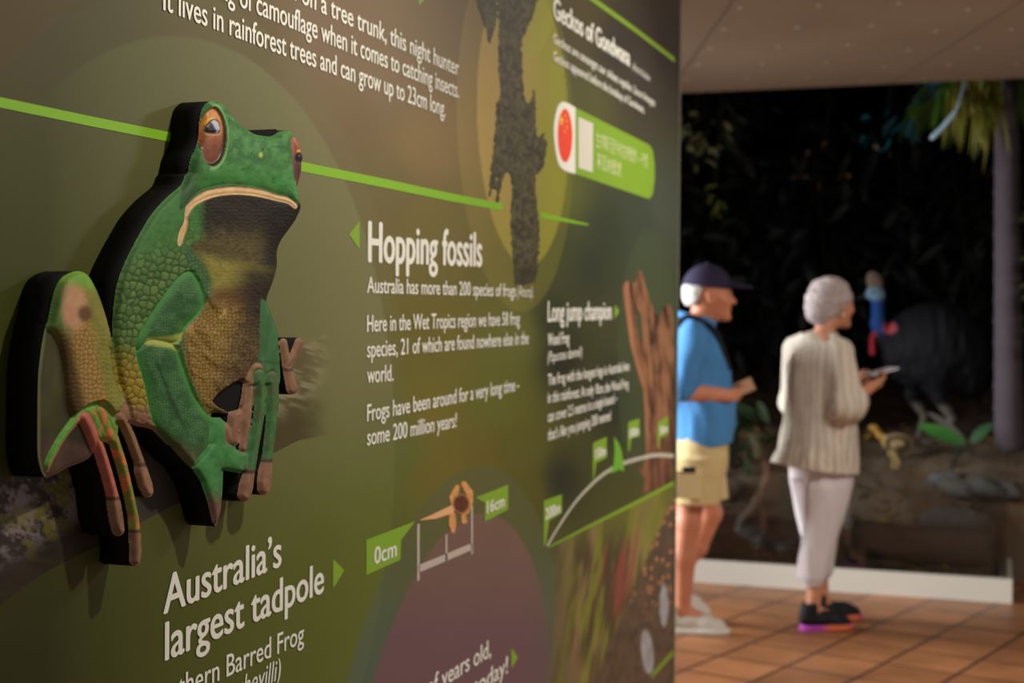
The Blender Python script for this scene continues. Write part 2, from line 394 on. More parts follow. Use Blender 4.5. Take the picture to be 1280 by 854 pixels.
PROW = []
us = np.concatenate([np.arange(-160, 520, 2.5), np.arange(520, 845, 1.5)])
ys = np.array([wpt(u, 400)[1] for u in us]); ys = np.concatenate([np.linspace(-.6, ys[0] - .02, 30), ys, [WALL_END]])
zs = np.concatenate([np.linspace(0, .22, 12)[:-1], np.arange(.22, 2.48, .0035), np.linspace(2.485, CEIL, 12)])
def grid_mesh(A, B, mask=None):
    na, nb = len(A), len(B); i = np.arange(na * nb).reshape(na, nb)
    return np.stack([i[:-1, :-1], i[1:, :-1], i[1:, 1:], i[:-1, 1:]], -1).reshape(-1, 4)
GY, GZ = np.meshgrid(ys, zs, indexing='ij')
panel = obj('graphic_panel', np.stack([np.full(GY.size, -1.0), GY.ravel(), GZ.ravel()], -1), grid_mesh(ys, zs), matv('satin_print', .5, .3), None, True,
            panel_paint(GY, GZ).reshape(-1, 3), origin=(-1, 2, 0))
tag(panel, 'large green and brown printed information panel about frogs and geckos, covering the left partition', 'information panel')

PX = -1.0
def flat(name, polys, material, lift, parent=panel, holes=None, label=None):
    """flat printed shapes; polys are lists of (Y, Z)"""
    mb = MB()
    for p in polys: mb.add([(PX + lift, y, z) for y, z in p], [tuple(range(len(p)))])
    return mb.out(name, material, parent, label=label)
def ribbon(path, w):
    p = np.asarray(path, float); T = np.gradient(p, axis=0); T /= np.linalg.norm(T, axis=1)[:, None]; N = np.c_[-T[:, 1], T[:, 0]]; w = np.broadcast_to(w, (len(p),))[:, None]
    a, b = p - N * w / 2, p + N * w / 2; return [[tuple(a[i]), tuple(a[i + 1]), tuple(b[i + 1]), tuple(b[i])] for i in range(len(p) - 1)]
def inked(name, rgb): return mat(name, rgb, .5, spec=.3)
white_ink = inked('cream_ink', np.minimum(pr(224, 222, 212), .93)); green_ink = inked('leaf_green_ink', pr(122, 158, 46)); lime_ink = inked('lime_ink', pr(122, 172, 34)); pale_ink = inked('pale_grey_ink', pr(182, 168, 160))
soft_ink = inked('soft_white_ink', pr(206, 206, 188))

# decals: printed pictures with their own outline, finer than the panel ground
def decal(name, u0, u1, v0, v1, step, sdf_fn, col_fn, lift, label=None, vs=None):
    """a print on a regular grid, trimmed along its outline"""
    A = np.arange(u0, u1 + step, step); B = np.arange(v0, v1 + step, vs or step); Ug, Vg = np.meshgrid(A, B, indexing='ij')
    d = sdf_fn(Ug, Vg); keepv = d < step * .75; q = grid_mesh(A, B); keep = keepv.ravel()[q].all(1); q = q[keep]
    gu, gv = np.gradient(d, A, B); L = np.hypot(gu, gv) + 1e-6
    cnt = np.bincount(q.ravel(), minlength=Ug.size).reshape(Ug.shape); edge = (cnt > 0) & (cnt < 4) & (np.abs(d) < step * 2.2)
    Us = np.where(edge, Ug - d * gu / L ** 2, Ug); Vs = np.where(edge, Vg - d * gv / L ** 2, Vg)
    used = np.unique(q); rm = np.full(Ug.size, -1); rm[used] = np.arange(len(used))
    uu, vv = Us.ravel()[used], Vs.ravel()[used]
    dr = CF + ((uu - 640) / FPX)[:, None] * CR - ((vv - 427) / FPX)[:, None] * CU; P = CAM + ((-1 + 0) / dr[:, 0])[:, None] * dr; P[:, 0] = PX + lift
    c = col_fn(Ug.ravel()[used], Vg.ravel()[used], P); return obj(name, P, rm[q], matv(name + '_ink', .5, .3), panel, True, c, label)

# branch the frog sits on
BR = [(-170, 676), (-90, 640), (-40, 618), (0, 598), (60, 588), (130, 560), (220, 505), (300, 470), (350, 448), (380, 432), (425, 420), (425, 530), (375, 550), (345, 565), (225, 628), (180, 651), (129, 679), (94, 696), (47, 721), (0, 757), (-40, 786), (-90, 824), (-170, 880)]
def branch_col(u, v, P):
    top = np.interp(u, [-170, -40, 0, 130, 220, 300, 380, 425], [676, 618, 598, 560, 505, 470, 432, 420]); bot = np.interp(u, [-170, -40, 0, 94, 180, 345, 425], [880, 786, 757, 696, 651, 565, 529])
    t = (v - top) / (bot - top); n1 = fbm(u / 15, v / 13, 2, 6) * .6 + fbm(u / 4, v / 4, 77, 3) * .4; n2 = fbm(u / 20, v / 16, 14, 5)
    c = lerp(pr(44, 35, 32), pr(118, 106, 112), ss(.40, .62, n1)); c = lerp(c, pr(104, 98, 34), ss(.52, .68, n2) * .65)
    c = lerp(c, lerp(pr(28, 22, 20), pr(50, 40, 24), fbm(u / 30, v / 9, 6)), ss(.55, .82, t + (n1 - .5) * .3))
    dark = lerp(pr(46, 44, 42), pr(60, 58, 48), n1); c = lerp(c, dark, ss(95, 150, u) * ss(330, 250, u) * .9)
    rt = lerp(pr(88, 80, 52), pr(138, 132, 100), ss(.4, .65, fbm((u + v * .4) / 22, (v - u * .3) / 6, 9))); rt = lerp(rt, pr(70, 62, 34), ss(.35, .8, t))
    c = lerp(c, rt, ss(300, 350, u)); return lerp(c, panel_paint(P[:, 1], P[:, 2]), np.maximum(ss(370, 420, u + (n1 - .5) * 26), ss(.05, 0, t) * .6))
decal('branch_print', -150, 425, 420, 880, 1.6, lambda u, v: poly_sdf(u, v, smooth_poly(BR, 3)), branch_col, .0002, 'printed lichen covered branch under the frog')

# gecko print
GK = [(618, -20), (622, 0), (624, 40), (623, 75), (625, 118), (621, 130), (619, 160), (615, 200), (611, 245), (617, 232), (621, 215), (620, 262), (626, 235), (634, 215), (640, 232), (638, 270), (640, 310), (643, 345), (646, 356), (668, 352), (672, 330), (674, 290), (671, 255), (669, 222), (676, 214), (681, 200), (683, 180), (678, 168), (672, 172), (670, 150), (667, 113), (662, 128), (655, 122), (653, 80), (652, 50), (660, 34), (668, 10), (670, -20)]
GK_ARM = [(590, -20), (598, 10), (606, 34), (612, 54), (620, 30), (622, -20)]
def gecko_sdf(u, v):
    return np.minimum(poly_sdf(u, v, smooth_poly(GK, 3)), poly_sdf(u, v, GK_ARM)) + (fbm(u / 3, v / 4, 5, 3) - .5) * 5
def gecko_col(u, v, P):
    n = fbm(u / 3.2, v / 4.5, 17, 4); c = lerp(pr(50, 46, 32), pr(88, 80, 56), ss(.3, .75, n)); c = lerp(c, pr(84, 82, 38), ss(.5, .75, fbm(u / 9, v / 11, 3)) * .4)
    return lerp(c, pr(52, 48, 30), ss(318, 345, v) * .6)
decal('gecko_print', 586, 688, -20, 360, 1.3, gecko_sdf, gecko_col, .0005, 'printed leaf-tailed gecko seen from above')

# stump print
ST = [(778, 360), (781, 353), (787, 351), (794, 354), (798, 338), (803, 340), (806, 356), (812, 374), (818, 390), (824, 397), (828, 386), (835, 380), (841, 388), (843, 470), (842, 588), (838, 602), (826, 610), (815, 615), (802, 617), (806, 600), (797, 586), (791, 562), (801, 588), (807, 572), (806, 520), (804, 488), (796, 462), (788, 432), (783, 398)]
def stump_sdf(u, v): return np.maximum(poly_sdf(u, v, ST), -poly_sdf(u, v, [(796, 386), (801, 392), (803, 424), (799, 424), (795, 404)]))
def stump_col(u, v, P):
    n = fbm((u - v * .08) / 4, v / 30, 2, 5); c = lerp(pr(58, 40, 30), pr(138, 96, 68), ss(.3, .7, n)); c = lerp(c, pr(150, 104, 74), ss(.55, .8, fbm(u / 10, v / 26, 7)) * .5)
    c = lerp(c, pr(168, 116, 84), ss(6, 1, np.abs(u - np.interp(v, [370, 420, 470, 540], [782, 788, 799, 808]))) * .7)
    return lerp(c, pr(92, 58, 46), ss(520, 610, v) * .6)
decal('stump_print', 776, 844, 336, 620, 1.0, stump_sdf, stump_col, .0005, 'printed brown tree stump near the far edge', vs=2.0)

# tadpole print
def tad_parts(u, v):
    tail = poly_sdf(u, v, [(522, 651), (540, 643), (565, 631), (569, 636), (565, 642), (543, 649)]); body = np.hypot((u - 576) / 10.5, (v - 630) / 12.5) - 1
    legs = [chain_sdf(u, v, c)[0] for c in ([(571, 609, 3), (566, 622, 5), (566, 629, 3)], [(579, 605, 3.5), (586, 615, 4.5), (588, 626, 3), (583, 640, 3)], [(565, 644, 4), (565, 655, 4.5), (566, 664, 2.5)], [(579, 643, 3), (580, 652, 3.5)])]
    return tail, body * 10, np.minimum.reduce(legs)
def tad_col(u, v, P):
    t, b, l = tad_parts(u, v); n = fbm(u / 2.5, v / 3, 4); c = lerp(pr(176, 112, 62), pr(222, 168, 106), n); k = ss(-1, -4, np.minimum(t, 9)); c = lerp(c, pr(216, 166, 122), ss(1, -2, t))
    return lerp(c, lerp(pr(58, 34, 24), pr(110, 60, 40), n), ss(2, -3, b))
decal('tadpole_print', 518, 596, 600, 670, 1.0, lambda u, v: np.minimum.reduce(tad_parts(u, v)), tad_col, .0010, 'printed orange tadpole growing legs')

# lines, rings and markers
def px_line(name, pts, wpx, material, lift=.0006, label=None):
    p = np.array(wyz(pts)); w = [abs(wpt(u, v)[2] - wpt(u, v + wp)[2]) for (u, v), wp in zip(pts, np.broadcast_to(wpx, (len(pts),)))]
    return flat(name, ribbon(p, np.array(w)), material, lift, label=label)
px_line('green_rule', [(-200, 88), (-60, 116), (0, 128), (110, 151), (215, 172), (300, 190), (380, 209), (480, 229), (560, 246), (628, 259)], [13, 13, 13, 12.5, 12, 12, 12, 11, 10, 9], lime_ink, label='long lime green line running behind the frog')
px_line('green_rule', [(676, 269), (700, 274), (735, 281)], [7, 5, 2], lime_ink, label='tail end of the lime green line past the gecko')
px_line('green_rule', [(690, -37), (745, 2), (795, 38), (843, 75)], [8, 7, 6, 6], green_ink, label='green line sloping to the top of the far edge')
px_line('green_rule', [(686, 684), (740, 656), (790, 631), (842, 604)], [2, 4, 5, 5], green_ink, label='green ground line under the stump')
arc = smooth_poly([(684, 682), (700, 655), (722, 624), (750, 596), (775, 581), (800, 573), (820, 569), (842, 570)], 8, False)
dash = []
for i in range(0, len(arc) - 1, 2 if False else 1):
    pa = [wyz([tuple(arc[i] * (1 - t) + arc[i + 1] * t)])[0] for t in (0, .68)]; w = abs(wpt(*arc[i])[2] - wpt(arc[i][0], arc[i][1] + 5)[2]); dash += ribbon(pa, w)
flat('jump_arc', dash, soft_ink, .0009, label='dashed white arc showing a long jump')
flat('pointer_triangle', [wyz([(436, 293), (449, 276), (449, 312)])], green_ink, .0006)
flat('pointer_triangle', [wyz([(416, 699), (430, 713), (416, 736)])], green_ink, .0006)
flat('pointer_triangle', [wyz([(639, 810), (647, 822), (639, 836)])], green_ink, .0006)
flat('pointer_triangle', [wyz([(768, 381), (774, 389), (768, 399)])], green_ink, .0006)
flat('pointer_triangle', [wyz([(523, -24), (536, -8), (523, 7)])], green_ink, .0006)
flags = [('zero', [(457.5, 675), (518.6, 651.7), (501, 675), (500, 700), (457.5, 719)]), ('sixteen', [(594.6, 622), (634.7, 606), (634.7, 637), (606, 652), (606, 628.5)]),
         ('a', [(679.6, 626), (702, 618), (702, 641), (686, 651), (681.6, 682), (679.6, 683)]), ('b', [(741, 554), (758, 546), (758, 572), (745, 579), (742, 600), (741, 600)]),
         ('c', [(785, 528), (799, 523), (799, 546), (789, 548), (786.7, 564), (785, 564)]), ('d', [(822, 528), (835, 520), (835, 543), (825, 548), (823.5, 560), (822, 560)])]
for _, p in flags: flat('marker_flag', [wyz(p)], green_ink, .0006)
flat('jumping_frog_print', [wyz([(767, 546), (773, 554), (776.5, 564), (778.5, 577), (779.6, 590), (774, 587), (768, 590), (762, 592), (766.6, 580), (768, 564)])], inked('frog_green_ink', pr(104, 164, 48)), .0010)
sc = []
for a, b, w in (((522.5, 655), (522.5, 726), 3), ((589.5, 632), (589.5, 693), 2.2), ((557.5, 668), (557.5, 702), 2.2)):
    (y0, z0), (y1, z1) = wyz([a, b]); hw = abs(wpt(a[0] + w / 2, a[1])[1] - wpt(a[0] - w / 2, a[1])[1]) / 2; sc.append([(y0 - hw, z0), (y1 - hw, z1), (y1 + hw, z1), (y0 + hw, z0)])
sc.append(wyz([(523, 706.6), (589.5, 679), (589.5, 687.6), (523, 716)])); flat('scale_bar', sc, pale_ink, .0008, label='pale measuring bar under the tadpole')

# badge with the red flag disc
flat('badge', [wyz([(719, 134.5), (811, 181), (815.5, 187.5), (818, 205), (818, 226), (815.5, 243), (811, 248.6), (719, 217.4)])], green_ink, .0005, label='green rounded translation badge')
flat('badge_tab', [wyz(smooth_poly([(703.7, 127), (697.6, 132), (693, 149), (692, 169), (695.5, 196), (700.6, 209), (710, 215), (719, 217.4)], 4, False).tolist() + [(719, 134.5), (711, 129.5)])], white_ink, .0006)
red = [(706 + 9.2 * math.cos(t) - .02 * 33 * math.sin(t), 169.5 + 33.5 * math.sin(t) + 3.0 * math.cos(t)) for t in np.arange(36) * math.pi / 18]
flat('flag_disc', [wyz(red)], inked('flag_red', pr(226, 70, 48)), .0008, label='red flag disc with yellow stars')
def star(cx, cy, r, rot=0):
    p = []
    for i in range(10):
        q = r * (1 if i % 2 == 0 else .4); t = rot + i * math.pi / 5; p.append((cx + q * .36 * math.sin(t), cy - q * math.cos(t) + .16 * q * .36 * math.sin(t)))
    return wyz(p)
flat('flag_stars', [star(701.6, 151, 8)] + [star(x, y, 3.2, .4) for x, y in ((706.4, 145), (708.2, 151.5), (708, 159), (705.8, 164.5))], inked('flag_yellow', pr(240, 186, 50)), .0010)
flat('blank_square', [wyz([(722.7, 146), (741, 154.5), (740.5, 215.5), (723, 210)])], inked('blank_white', pr(206, 200, 188)), .0007)

# lettering
def text(name, s, start, end, cap_px, material=white_ink, bold=0.0, fit='both', italic=0, width_scale=None, lift=.0012):
    """s set on the line start-end (pixels, baseline); cap_px capital height at the start; fit='both' squeezes to the end, else anchor at that side"""
    c = bpy.data.curves.new('t', 'FONT'); c.body = s; c.size = 1; c.resolution_u = 4; c.shear = italic; c.fill_mode = 'FRONT'
    t = bpy.data.objects.new('t', c); COL.objects.link(t); dg = bpy.context.evaluated_depsgraph_get(); me = bpy.data.meshes.new_from_object(t.evaluated_get(dg))
    n = len(me.vertices); V = np.zeros(n * 3); me.vertices.foreach_get('co', V); V = V.reshape(-1, 3); Fs = [tuple(p.vertices) for p in me.polygons]
    bpy.data.objects.remove(t); bpy.data.curves.remove(c); bpy.data.meshes.remove(me)
    P0, P1 = np.array(wyz([start])[0]), np.array(wyz([end])[0]); L = np.linalg.norm(P1 - P0); d = (P1 - P0) / L; up = np.array([0, 1.0])
    cap = abs(wpt(*start)[2] - wpt(start[0], start[1] - cap_px)[2]); sy = cap / .729 if CAPH is None else cap / CAPH
    if bold:                                   # heavier strokes: the letters laid over themselves a hair apart
        m0 = len(V); V = np.concatenate([V + [k * bold * 1.15, j * bold * .5, 0] for k, j in ((-1, 0), (1, 0), (0, 1), (0, -1))]); Fs = [tuple(i + m0 * q for i in f) for q in range(4) for f in Fs]; n = len(V)
    x0 = V[:, 0].min(); wdt = V[:, 0].max() - x0
    sx = L / wdt if fit == 'both' else width_scale
    base = P0 if fit != 'right' else P1 - d * wdt * sx
    Q = base + ((V[:, 0] - x0) * sx)[:, None] * d + (V[:, 1] * sy)[:, None] * up
    obj(name, np.c_[PX + lift + (np.arange(n) // (n // 4 if bold else n)) * .00004, Q], Fs, material, panel, False); return sx
CAPH = None
def caps():
    c = bpy.data.curves.new('t', 'FONT'); c.body = 'H'; c.size = 1; t = bpy.data.objects.new('t', c); COL.objects.link(t)
    me = bpy.data.meshes.new_from_object(t.evaluated_get(bpy.context.evaluated_depsgraph_get())); h = max(v.co.y for v in me.vertices); bpy.data.objects.remove(t); return h
CAPH = caps()
H, B = 'heading_text', 'paragraph_text'
w = text(B, 'It lives in rainforest trees and can grow up to 23cm long.', (203, 12), (556, 146), 31, bold=.012)
text(B, 'is the king of camouflage when it comes to catching insects.', (205, -31), (573, 123), 31, bold=.012)
text(B, 'Resembling lichen on a tree trunk, this night hunter', (207, -74), (573, 95), 31, bold=.012)
text(H, 'Hopping fossils', (459, 327), (602, 333), 50, bold=.03)
text(B, 'Australia has more than 200 species of frogs', (458, 366), (644, 371), 20, bold=.016); text(B, '(Anura).', (646, 371), (666, 372), 15, italic=.2)
text(B, 'Here in the Wet Tropics region we have 58 frog', (458, 415), (649, 406), 21, bold=.016)
text(B, 'species, 21 of which are found nowhere else in the', (458, 447), (660, 430), 21, bold=.016)
text(B, 'world.', (458, 479), (491, 476), 21, bold=.016)
text(B, 'Frogs have been around for a very long time -', (458, 527), (648, 488), 21, bold=.016)
text(B, 'some 200 million years!', (458, 557), (570, 534), 21, bold=.016)
text(H, 'Australia\u2019s', (203, 768), (351, 707), 47, bold=.018)
text(H, 'largest tadpole', (205, 826), (404, 740), 47, bold=.018)
text(B, 'Northern Barred Frog', (178, 893), (379, 803), 30, bold=.008)
text(B, '(Mixophyes schevilli)', (180, 931), (350, 848), 30, italic=.2, bold=.004)
text(B, 'of millions of years old,', (440, 932), (613, 820), 27, bold=.012)
text(B, 'and still here today!', (470, 957), (634, 841), 27, bold=.012)
text(H, 'Geckos of Gondwana', (691, 22), (787, 83), 26, bold=.035); text(B, '(Australasian', (790, 86), (812, 102), 9, italic=.2)
text(B, 'Geckos are amongst our oldest reptiles. Some lineages', (691, 53), (818, 133), 12, bold=.015)
text(B, 'Geckos appeared before the breakup of Gondwana.', (691, 75), (805, 142), 12, bold=.015)
text(H, 'Long jump champion', (684, 402), (764, 399), 25, bold=.03)
text(B, 'Wood Frog', (684, 432), (711, 429), 15, bold=.03); text(B, '(Papurana daemeli)', (684, 453), (727, 445), 13, italic=.2, bold=.01)
text(B, 'The frog with the longest legs in Australia lives', (684, 482), (786, 463), 14, bold=.02)
text(B, 'in this rainforest. At only 10cm, the Wood Frog', (684, 504), (785, 485), 14, bold=.02)
text(B, 'can cover 2.5 metres in a single bound \u2013', (684, 528), (771, 503), 14, bold=.02)
text(B, 'that\u2019s like you jumping 200 metres!', (684, 551), (763, 525), 14, bold=.02)
text('flag_text', '0cm', (467, 706), (495, 695), 21, bold=.015); text('flag_text', '16cm', (608, 642), (630, 633), 15, bold=.02)
text('flag_text', '200m', (681, 650), (700, 641), 14, bold=.03); text('flag_text', '150m', (743, 574), (757, 569), 12, bold=.03); text('flag_text', '100m', (786, 548), (798, 543), 11, bold=.03); text('flag_text', '50m', (824, 544), (834, 540), 10, bold=.03)
zh_ink = inked('pale_green_ink', pr(206, 214, 158))
text('badge_text', '\u751f\u5b58\u7e41\u884d\u81f3\u4eca\u7684\u53e4\u8001\u58c1\u864e \u2014 \u5b88\u5bab', (744.5, 182), (809, 209), 15, zh_ink, bold=.0); text('badge_text', '\u51c8\u74e6\u7eb3\u58c1\u864e', (744.5, 208), (776, 220), 15, zh_ink, bold=.0)

# ------------------------------------------------------------------ the frog cut-out: a black slab standing off the panel with a relief frog on its face
SLAB = .041
u_ = np.arange(36, 392, 1.0); v_ = np.arange(116, 724, 1.0); FU, FV = np.meshgrid(u_, v_, indexing='ij')
KX = np.interp(FU, [60, 160, 260, 340], [.99, .92, .86, .80])       # pixels an extra millimetre of relief moves a point
G = .78
def fc(r, g, b):
    c = lin(r, g, b); m = c @ np.array([.25, .65, .10]); return (c * .96 + m * .04) * np.array([.90, .90, .72]) / G if g > r * 1.15 else c * .84 / G
HOLE = [(263, 501), (272, 489), (285, 482), (297, 476), (303, 479), (301, 495), (297, 512), (285, 515), (272, 509)]
P_TORSO = smooth_poly([(236, 214), (226, 231), (210, 245), (199, 256), (186, 272), (176, 289), (164, 311), (152, 336), (145, 358), (141, 387), (140, 417), (142, 450), (147, 480), (152, 505), (163, 530), (189, 537), (216, 560), (246, 540), (262, 520), (268, 516), (285, 517), (300, 515), (312, 478), (326, 450), (331, 420), (332, 378), (341, 352), (346, 333), (346, 314), (352, 299), (363, 284), (372, 269), (373, 250), (330, 215), (280, 200)], 3)
P_HEAD = smooth_poly([(233, 258), (242, 248), (254, 239.5), (270, 235), (291, 233), (312, 234.5), (330, 238), (346, 243.5), (361, 247), (372, 255), (374, 246), (371, 234), (370.5, 215), (369, 196), (367, 178), (364, 166), (358, 162.7), (347.5, 165), (340, 169.7), (333, 170.6), (319, 168), (312, 164.5), (302, 157), (293, 148.6), (284, 137), (275.5, 129), (266.7, 126.5), (258, 128.4), (251, 138), (248, 155), (247, 172), (243, 186), (238, 196), (235, 208), (233, 224), (226, 240), (224, 262), (229, 264)], 3)
P_LIP = smooth_poly([(233, 258), (242, 248.5), (254, 240), (270, 235.6), (291, 233.6), (312, 235), (330, 238.5), (346, 244), (361, 247.5), (371, 256), (369, 261), (360, 254.5), (346, 251.5), (330, 247.5), (312, 244.5), (291, 243.5), (270, 246), (254, 251.5), (243, 258), (236, 268), (235, 282), (231, 294), (226, 307), (222, 304), (224, 290), (230, 277), (231, 266)], 3)
P_THIGH = smooth_poly([(60, 400), (54, 421), (50, 447), (47.6, 475), (46.8, 530), (47.5, 571), (54, 594), (62, 596), (86, 584), (112, 572), (116, 552), (104, 500), (92, 430), (76, 400)], 3)
P_LEG = smooth_poly([(58, 410), (62, 385), (67, 364), (74, 350), (84, 342.5), (97, 339), (108, 343), (116, 354), (125, 374), (134, 402), (139, 424), (143.5, 456), (151, 489), (163, 503), (158, 522), (140, 530), (112, 528), (92, 522), (84, 500), (80, 465), (74, 430), (66, 415)], 3)
P_FOOT = smooth_poly([(55, 581), (63, 563), (72, 547), (84, 530), (96, 516), (108, 506), (127, 500), (139, 510), (148, 534), (140, 556), (124, 548), (114, 534), (104, 529), (94, 534), (80, 552), (68, 574), (59, 590)], 3)
P_FORE = smooth_poly([(169, 432), (171, 451), (180, 482), (190, 526), (208, 553), (237, 584), (248, 576), (262, 560), (268, 541), (266, 524), (256, 512), (243, 490), (231, 456), (224, 437), (212, 425), (190, 418), (175, 422)], 3)
P_UPPER = smooth_poly([(228, 341), (240, 338), (250, 352), (257, 374), (250, 392), (232, 411), (222, 430), (190, 427), (173, 440), (169.5, 428), (180, 405), (200, 375), (216, 353)], 3)
P_HAND = [(262, 522), (275, 522), (284, 530), (287, 545), (296, 562), (309, 567), (307, 589), (302, 592), (279, 588), (278, 615), (275.5, 640), (270, 659), (265, 653), (259, 628), (250, 602), (239, 585), (246, 572), (262, 554)]
P_ARM2 = smooth_poly([(326, 374), (332, 376), (337, 388), (341, 398), (346, 412), (348, 430), (350, 463), (348, 482), (332, 482), (316, 478), (312, 470), (318, 455), (324, 440), (325, 405)], 3)
def cc(*pts): return lambda u, v: chain_sdf(u, v, pts)
def pp(poly): return lambda u, v: (poly_sdf(u, v, poly), None)
def scale_tex(u, v, su, sv, seed): return cells(u / su, v / sv, seed)
def mixc(*a): return lerp(*a)

def c_torso(u, v):
    n = fbm(u / 5, v / 5, 3, 4); f1, gp, cid = scale_tex(u + v * .25, v - u * .2, 9, 10, 2); g1, gq, _ = scale_tex(u, v, 4.6, 4.6, 7)
    back = mixc(fc(42, 92, 42), fc(66, 126, 58), n); back = mixc(back, mixc(fc(38, 66, 34), mixc(fc(62, 98, 48), fc(96, 124, 64), cid), ss(.0, .32, gp)), ss(290, 345, v + (u - 180) * .4) * .9)
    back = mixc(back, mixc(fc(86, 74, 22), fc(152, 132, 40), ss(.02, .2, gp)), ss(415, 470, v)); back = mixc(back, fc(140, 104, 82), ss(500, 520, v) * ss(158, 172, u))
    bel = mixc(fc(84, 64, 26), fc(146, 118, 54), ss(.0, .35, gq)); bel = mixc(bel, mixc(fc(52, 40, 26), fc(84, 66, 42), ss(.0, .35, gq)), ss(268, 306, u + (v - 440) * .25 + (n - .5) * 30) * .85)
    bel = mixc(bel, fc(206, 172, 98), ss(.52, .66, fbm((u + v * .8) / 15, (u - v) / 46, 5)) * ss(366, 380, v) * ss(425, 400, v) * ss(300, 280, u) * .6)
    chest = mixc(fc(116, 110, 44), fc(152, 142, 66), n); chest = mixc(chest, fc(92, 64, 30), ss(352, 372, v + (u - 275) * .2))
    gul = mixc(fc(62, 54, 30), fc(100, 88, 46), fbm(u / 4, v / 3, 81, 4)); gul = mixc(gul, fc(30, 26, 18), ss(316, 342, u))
    dk = fc(27, 22, 15)  # under-lip shade of the printed frog, put into the throat colour
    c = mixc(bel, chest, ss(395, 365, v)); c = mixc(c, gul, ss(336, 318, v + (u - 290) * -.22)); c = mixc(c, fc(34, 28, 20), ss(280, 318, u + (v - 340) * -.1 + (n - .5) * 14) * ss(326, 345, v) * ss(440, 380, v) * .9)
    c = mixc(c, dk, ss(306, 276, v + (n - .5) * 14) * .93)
    edge = np.interp(v, [240, 300, 320, 350, 385, 415, 460, 520], [234, 236, 250, 262, 256, 232, 236, 262])
    green_skin = mixc(fc(34, 66, 38), fc(62, 104, 62), ss(.0, .35, gq)); c = mixc(green_skin, c, ss(-9, 3, u - edge - ss(310, 340, v) * ss(395, 370, v) * 6))
    c = mixc(back, c, ss(-22, -12, u - edge) * ss(246, 260, u + ss(300, 316, v) * 40))
    h = 1.1 * ss(.0, .4, gp) * ss(300, 340, v) * (u < edge - 10) + .6 * ss(0, .35, gq) * (u > edge) + .5 * n + (1.8 * ss(355, 372, v) + .5) * ss(.45, .75, fbm((u - v * .8) / 18, (u + v) / 40, 5)) * (u > edge)
    return c, h
def c_head(u, v):
    n = fbm(u / 7, v / 7, 13, 4); f = fbm(u / 2, v / 2, 23, 2); c = mixc(fc(52, 104, 60), fc(74, 132, 76), ss(.3, .72, n)); c = mixc(c, fc(102, 148, 102), ss(.55, .8, f) * .3); c = mixc(c, fc(66, 146, 72), ss(34, 8, np.abs(v - 226) + np.abs(u - 290) * .12) * .45)
    c = mixc(c, fc(34, 66, 40), ss(.70, .78, fbm(u / 9, v / 4, 33, 3)) * .45)
    rim = np.abs(np.hypot((u - 265) / 18.6, (v - 171) / 40) - 1); c = mixc(c, fc(128, 176, 116), ss(.10, .02, rim) * (u > 262) * .7)
    c = mixc(c, fc(38, 54, 38), ss(262, 240, u) * ss(190, 215, v) * .6); c = mixc(c, fc(190, 206, 90), ss(3.4, 1.5, np.hypot(u - 326, (v - 194) * .8)) * .8); c = mixc(c, fc(40, 60, 36), ss(3.4, 1.2, np.hypot(u - 328, v - 187)) * .7)
    c = mixc(c, fc(44, 66, 44), ss(5, 1, np.abs(poly_sdf(u, v, P_LIP))) * .7); 
    return c, .6 * n + 2.0 * ss(.5, .0, np.abs(np.hypot((u - 265) / 22, (v - 172) / 46) - .95))
def c_lip(u, v): n = fbm(u / 5, v / 4, 4, 3); return mixc(fc(196, 152, 108), fc(226, 196, 146), n) * (1 - .35 * ss(290, 270, v) * ss(246, 250, v) * (u < 240) * 0)[..., None], .2 * n
def c_eye(u, v):
    n = fbm(u / 3, v / 5, 6, 4); t = ss(150, 185, v); c = mixc(mixc(fc(190, 116, 46), fc(206, 138, 66), n), mixc(fc(108, 58, 42), fc(150, 86, 62), n), t); e = np.hypot((u - 265) / 16.7, (v - 170) / 37)
    c = mixc(c, fc(44, 26, 20), ss(.86, .98, e)); c = mixc(c, fc(176, 122, 84), ss(2, .6, np.abs(v - 168.5)) * (np.abs(u - 265) < 11)); c = mixc(c, fc(226, 172, 50), ss(2.5, .8, np.abs(np.hypot((u - 264) / 10.5, (v - 161) / 12) - 1) * 10) * (v < 156) * (u < 270))
    return c, .3 * n
def c_pupil(u, v):
    c = np.zeros(u.shape + (3,)) + fc(30, 24, 26); return mixc(c, fc(186, 190, 214), ss(1.2, -1.2, poly_sdf(u, v, [(264, 153), (269, 149), (274, 154), (276, 161), (272, 166), (267, 158)]))), 0 * u  # pale patch: the printed eye's reflection, painted into the pupil colour
def c_eye2(u, v): n = fbm(u / 3, v / 5, 6, 4); c = mixc(fc(156, 84, 62), fc(90, 50, 52), ss(178, 214, v)); c = mixc(c, fc(226, 170, 60), ss(2.5, 1, np.abs(v - 189)) * (u > 371)); return c, .2 * n
def c_pupil2(u, v): return np.zeros(u.shape + (3,)) + fc(26, 20, 24), 0 * u
def c_thigh(u, v):
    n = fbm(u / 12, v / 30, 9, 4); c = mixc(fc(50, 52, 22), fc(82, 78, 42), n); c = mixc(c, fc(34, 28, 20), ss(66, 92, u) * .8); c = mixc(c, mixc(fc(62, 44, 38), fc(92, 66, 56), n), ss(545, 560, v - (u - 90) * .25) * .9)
    return mixc(c, fc(132, 140, 96), ss(3, 1, np.abs(u - np.interp(v, [400, 421, 475, 571, 594], [61, 55, 48.5, 48.5, 55])) ) * .5), .4 * n
